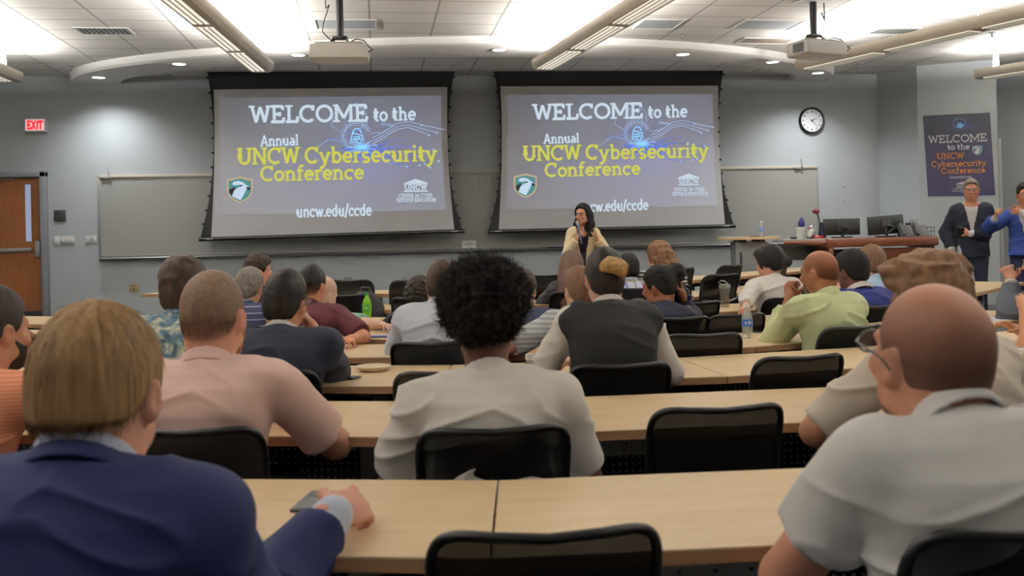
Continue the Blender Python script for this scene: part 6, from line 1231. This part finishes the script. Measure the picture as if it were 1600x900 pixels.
m1_ = person('man in a dark blazer and white shirt standing against the right wall, holding a phone', (1517, 278), 11.5, rz=150, head=(0, 6, 0), hs=1.06, lean=0, nko=.165, shd=.08, sw=.160, bulk=1.08, stand=True, sk=('standing', (196, 142, 118)), glasses='dark', face=True, legs=(28, 32, 46), res=.0075, hair=dict(m=hairm('grey_short', (84, 76, 70), (126, 118, 110), (34, 34, 20)), top=.013, side=.006, back=.009, front=.080, burn=-.0, fringe=.004, amp=.002),
  top=dict(g=[dict(name='shirt', m=cloth('white_check', (220, 220, 222)), off=.004, sleeve=.99, fold=.004, ro=.003), dict(kind='collar', name='collar', m=cloth('white_check', (220, 220, 222)), hgt=.045), dict(name='blazer', m=cloth('midnight_blazer', (24, 26, 36)), off=.016, sleeve=.95, fold=.006, ro=.010, cutv=-.006, seed=4, vneck=.40)]),
  arms=((.03, .26, 1.12), (.23, .08, .93)), hands=(dict(d=(.8, .4, .1), n=(.3, -1, 0), curl=50), dict(d=(-.2, .2, -1), n=(-1, 0, 0), curl=30)), poles=((-.6, -.6, -.6), (.7, -.8, 0)))
m2_ = person('man in a bright blue suit and tie at the right edge, raising a hand', (1601, 284), 11.2, rz=140, head=(20, 4, 0), hs=1.06, lean=0, nko=.165, shd=.08, sw=.158, bulk=1.05, stand=True, sk=('standing_tan', (180, 126, 100)), glasses='dark', face=True, legs=(26, 30, 52), res=.0075, hair=dict(m=hairm('black_short', (22, 18, 16), (42, 35, 31), (34, 34, 12)), top=.018, side=.007, back=.010, front=.080, burn=-.0, fringe=.004, amp=.002),
  top=dict(g=[dict(name='shirt', m=cloth('white_check', (220, 220, 222)), off=.004, sleeve=.99, fold=.004, ro=.003), dict(kind='collar', name='collar', m=cloth('white_check', (220, 220, 222)), hgt=.045), dict(name='jacket', m=cloth('azure_suit', (44, 62, 122)), off=.016, sleeve=.95, fold=.006, ro=.010, cutv=-.006, seed=6, vneck=.36)]),
  arms=((.02, .27, 1.36), (.30, .28, 1.30)), hands=(dict(d=(.9, .3, .2), n=(.1, -1, 0), curl=40), dict(d=(-.35, .5, .8), n=(-.8, -.2, .2), curl=50)), poles=((-.9, -.2, -.7), (.9, -.3, -.7)))
# ================================================================ THINGS ON THE DESKS
m_clear = mat('clear_bottle', (214, 220, 222), .12, alpha=.42, spec=.6); m_cap = mat('cap_white', (232, 232, 230), .45); m_lab = mat('label_blue', (44, 92, 176), .45)
def put(px, py, h): p = onz(px, py, h); return tuple(p)
def water_bottle(p, label, hgt=.205, lab=True):
    o = empty('water_bottle', label, 'bottle', p, 0, 'clear plastic water bottles'); k = hgt/.205
    b = MB(); pr = [(0, .004), (.022, 0), (.031, .006), (.032, .03), (.030, .04), (.032, .05), (.0325, .12), (.030, .135), (.022, .160), (.0135, .178), (.0135, .185), (0, .185)]; b.lathe([(r, z*k) for r, z in pr], 24); b.build('body', m_clear, o, smooth=50)
    b = MB(); b.lathe([(0, .183*k), (.0155, .183*k), (.0155, .203*k), (.014, .205*k), (0, .205*k)], 20); b.build('cap', m_cap, o, smooth=40)
    if lab:
        b = MB(); b.lathe([(.0328, .072*k), (.0332, .074*k), (.0332, .112*k), (.0328, .114*k)], 24); l_ = b.build('label', m_lab, o, smooth=60)
        b = MB()
        for a0, a1, z0, z1 in ((-1.75, -1.55, .082, .106), (-1.5, -1.36, .084, .104), (-2.3, -2.05, .085, .10), (-1.15, -.95, .085, .10)): b.grid([[(.0336*math.cos(a0+(a1-a0)*t/4), .0336*math.sin(a0+(a1-a0)*t/4), z) for t in range(5)] for z in (z0*k, z1*k)])
        b.build('label_mark', m_cap, l_)
    return o
water_bottle(put(1168, 528, .74), 'water bottle with a blue label standing between the white blouse and green shirt')
water_bottle(put(1037, 571, .74), 'water bottle standing just right of the person in the dark vest')
water_bottle(put(829, 639, .74), 'water bottle peeking over the right shoulder of the man with the afro')
water_bottle(tuple(lec.matrix_basis @ Vector((.16, -.05, lh))), 'water bottle on the oval standing table by the whiteboard')
p = put(574, 506, .74); o = empty('soda_bottle', 'green soda bottle standing by a black notebook', 'bottle', p)
b = MB(); b.lathe([(0, .004), (.024, 0), (.034, .008), (.035, .03), (.032, .07), (.035, .09), (.035, .15), (.026, .185), (.014, .205), (.014, .218), (0, .218)], 24); b.build('body', mat('soda_green', (132, 200, 44), .15, alpha=.9), o, smooth=50)
b = MB(); b.lathe([(0, .216), (.0155, .216), (.0155, .236), (0, .236)], 18); b.build('cap', mat('soda_cap', (44, 120, 48), .4), o, smooth=40)
b = MB(); b.lathe([(.0352, .095), (.0358, .098), (.0358, .148), (.0352, .152)], 24); l_ = b.build('label', mat('soda_label', (86, 170, 52), .4), o, smooth=60)
b = MB(); f = lambda u, v: (.0363*math.cos(-1.6+u/.036), .0363*math.sin(-1.6+u/.036), v); ribbon(b, [(-.02, .13), (-.012, .112), (-.004, .132), (.004, .112), (.012, .134)], .005, f); ribbon(b, [(-.018, .104), (.016, .108)], .004, f); b.build('label_mark', mat('soda_mark', (214, 232, 190), .5), l_)
p = put(1133, 480, .74); o = empty('shaker_bottle', 'clear grey shaker bottle with a carry loop, behind the blue label bottle', 'bottle', p)
b = MB(); b.lathe([(0, .004), (.034, 0), (.036, .01), (.044, .16), (0, .16)], 24); b.build('body', mat('shaker_clear', (120, 122, 120), .2, alpha=.55), o, smooth=50); b = MB(); b.lathe([(0, .16), (.047, .16), (.048, .19), (.02, .197), (0, .197)], 24); b.build('lid', mat('shaker_lid', (120, 122, 120)), o, smooth=50)
b = MB(); b.tube([(.03, 0, .195), (.0, 0, .222), (-.04, 0, .225), (-.055, 0, .21), (-.03, 0, .197)], .005, 8); b.build('carry_loop', mat('shaker_loop', (150, 152, 150), .4), o, smooth=60); b = MB(); b.box((0, -.041, .08), (.03, .004, .06)); b.build('measure_mark', mat('shaker_mark', (90, 74, 66), .6), o)
def phone(p, rz, label, m_scr=None, size=(.075, .155)):
    o = empty('mobile_phone', label, 'phone', p, math.radians(rz), 'mobile phones on the desks'); b = MB(); b.box((0, 0, .0045), (size[0], size[1], .009), .004); b.build('case', M_BLACK, o, smooth=35)
    bxo('display', (0, 0, .0094), (size[0]*.92, size[1]*.94, .0008), m_scr or mat('phone_glass', (26, 28, 32), .12), o); return o
phone(put(591, 527, .74), 80, 'phone with a lit blue screen lying between maroon polo and pale blue shirt', mat('phone_blue', (50, 84, 150), .2, emit=(60, 104, 190), es=.35))
phone(put(536, 591, .74), 60, 'dark phone at the elbow of the man in the dark navy suit')
phone(put(1188, 519, .74), 70, 'black phone right of the water bottle with the blue label')
o = phone(put(496, 786, .74), -12, 'dark grey phone lying face down under the hand of the man in navy', mat('phone_back', (52, 54, 58), .4), (.085, .165))
b = MB(); b.box((-.018, .05, .0105), (.036, .04, .003), .004); cb = b.build('camera_bump', mat('phone_bump', (70, 72, 74), .3), o, smooth=35); b = MB()
for x, y in ((-.027, .06), (-.027, .042), (-.01, .051)): b.lathe([(0, .013), (.007, .013), (.007, .011)], 14, TR(x, y, 0))
b.build('camera_lens', M_BLACK, cb)
p = put(583, 579, .74); o = empty('paper_plate', 'small cream paper plate on the desk left of the afro', 'plate', p); b = MB(); b.lathe([(0, .004), (.055, .004), (.085, .022), (.088, .024), (.086, .020), (.056, 0), (0, 0)], 32); b.build('dish', mat('plate_cream', (222, 208, 184), .6), o, smooth=50)
p = put(624, 506, .74); o = empty('notebook', 'black notebook by the green soda bottle', 'notebook', p, math.radians(6)); bxo('cover', (0, 0, .007), (.20, .15, .014), M_BLACK, o, .003); bxo('pages', (0, .002, .007), (.196, .15, .009), mat('paper', (226, 226, 224)), o)
o = bxo('paper_sheet', (0, 0, .001), (.22, .29, .002), mat('paper', (226, 226, 224)), None); o.location = put(652, 503, .74); o.rotation_euler.z = .1; tag(o, 'white paper beside the black notebook', 'paper')
o = bxo('paper_sheet', (0, 0, .001), (.3, .22, .002), mat('paper', (226, 226, 224)), None); o.location = put(1549, 499, .74); o.rotation_euler.z = .5; tag(o, 'white paper under the elbow of the person in charcoal', 'paper')
p = put(1600, 590, .74); o = empty('coffee_cup', 'kraft paper coffee cup with a white lid at the right edge', 'cup', p); b = MB(); b.lathe([(0, 0), (.029, 0), (.040, .105), (0, .105)], 24); b.build('cup_body', mat('kraft', (196, 158, 112), .7), o, smooth=40); b = MB(); b.lathe([(0, .103), (.042, .103), (.042, .112), (.037, .122), (0, .120)], 24); b.build('lid', m_cap, o, smooth=40); b = MB(); b.lathe([(.0312, .02), (.0322, .03)], 24); b.build('band', mat('cup_band', (110, 130, 60), .6), o)
# bag on the seventh row chair
for c_ in [q for q in bpy.data.objects if q.get('label', '').startswith('black mesh chair with a dark bag')]:
    p = c_.matrix_basis @ Vector((.10, .02, .465)); o = empty('backpack', 'black backpack sitting on a chair beside the sea green shirt', 'bag', tuple(p), c_.rotation_euler.z)
    g = Field((-.22, -.18, -.02), (.22, .18, .46), .011); g.ell((0, 0, .19), (.17, .11, .21), .03); g.ell((0, -.08, .14), (.13, .06, .13), .03); g.clip(lambda x, y, z: -z+.004+0*x+0*y, .01); V, Q = g.mesh(); V = relax(V, Q, 1); V += normals(V, Q)*(.008*vnoise(V*14))[:, None]; to_obj('bag_body', V, Q, cloth('bag_black', (24, 24, 26), .7), o)
    b = MB(); b.tube([(-.05, 0, .385), (-.03, 0, .43), (.03, 0, .43), (.05, 0, .385)], .01, 8); b.build('handle', M_BLACK, o, smooth=60)
# microphone in the speaker's hand
def held(info, i, off): return Vector(info['root'])+Vector(info['Rz']@(np.array(info['W'][i])+np.array(off)))
mw = held(pr_, 1, (-.035, .075, .045)); tip = Vector(pr_['root'])+Vector(pr_['Rz']@(pr_['hc']+pr_['HR']@np.array([0, .15, -.105]))); dv_ = (tip-mw).normalized(); low = mw-dv_*.13
o = empty('microphone', 'handheld black microphone with a silver grille held by the speaking woman', 'microphone', tuple(low)); b = MB(); b.tube([(0, 0, 0), tuple(dv_*.10), tuple(tip-low-dv_*.04)], [.011, .013, .017], 14); b.build('handle', mat('mic_navy', (30, 32, 60), .4), o, smooth=60)
b = MB(); c_ = tip-low; b.tube([tuple(c_-dv_*.045), tuple(c_-dv_*.03), tuple(c_), tuple(c_+dv_*.018), tuple(c_+dv_*.026)], [.018, .024, .026, .020, .004], 16); b.build('grille', mat('mic_grille', (120, 122, 126), .4, .7), o, smooth=60)
q = held(m1_, 0, (.10, .05, .015)); o = empty('mobile_phone', 'black phone in the hands of the man in the dark blazer', 'phone', tuple(q)); b = MB(); b.box((0, 0, 0), (.075, .012, .15), .004, RZ(math.radians(150)) @ RX(-.5)); b.build('case', M_BLACK, o, smooth=35)
# wrist watches and a tie
def ring_on(info, i, t, r, name, m, w=.012):
    e, w_ = info['EL'][i], info['W'][i]; c = e+(w_-e)*t; d = Vector(nrm_(w_-e)); b = MB(); M = TR(*c) @ d.to_track_quat('Z', 'Y').to_matrix().to_4x4(); b.lathe([(r, -w), (r+.004, -w*.7), (r+.004, w*.7), (r, w)], 20, M); b.box((r+.004, 0, 0), (.01, .03, .03), .004, M); b.build(name, m, info['o'], smooth=50)
for info in PEOPLE:
    L_ = info['o']['label']
    if L_.startswith('person in a charcoal'): ring_on(info, 0, .97, .031, 'wristwatch', M_WHITE)
    if 'cheek propped' in L_: ring_on(info, 1, .90, .034, 'wristwatch', M_BLACK)
b = MB(); c7, by_, ax_, bx_ = m2_['c7'], m2_['by'], m2_['ax'], m2_['bx']; pts = [c7+by_*(.075+.05*min(1, t*2))-ax_*(.06+.36*t) for t in (0, .2, .5, .8, 1)]; b.tube(pts, [.014, .016, .024, .030, .012], 8, flat=.35); b.build('necktie', mat('tie_dark', (30, 30, 44), .6), m2_['o'], smooth=50)
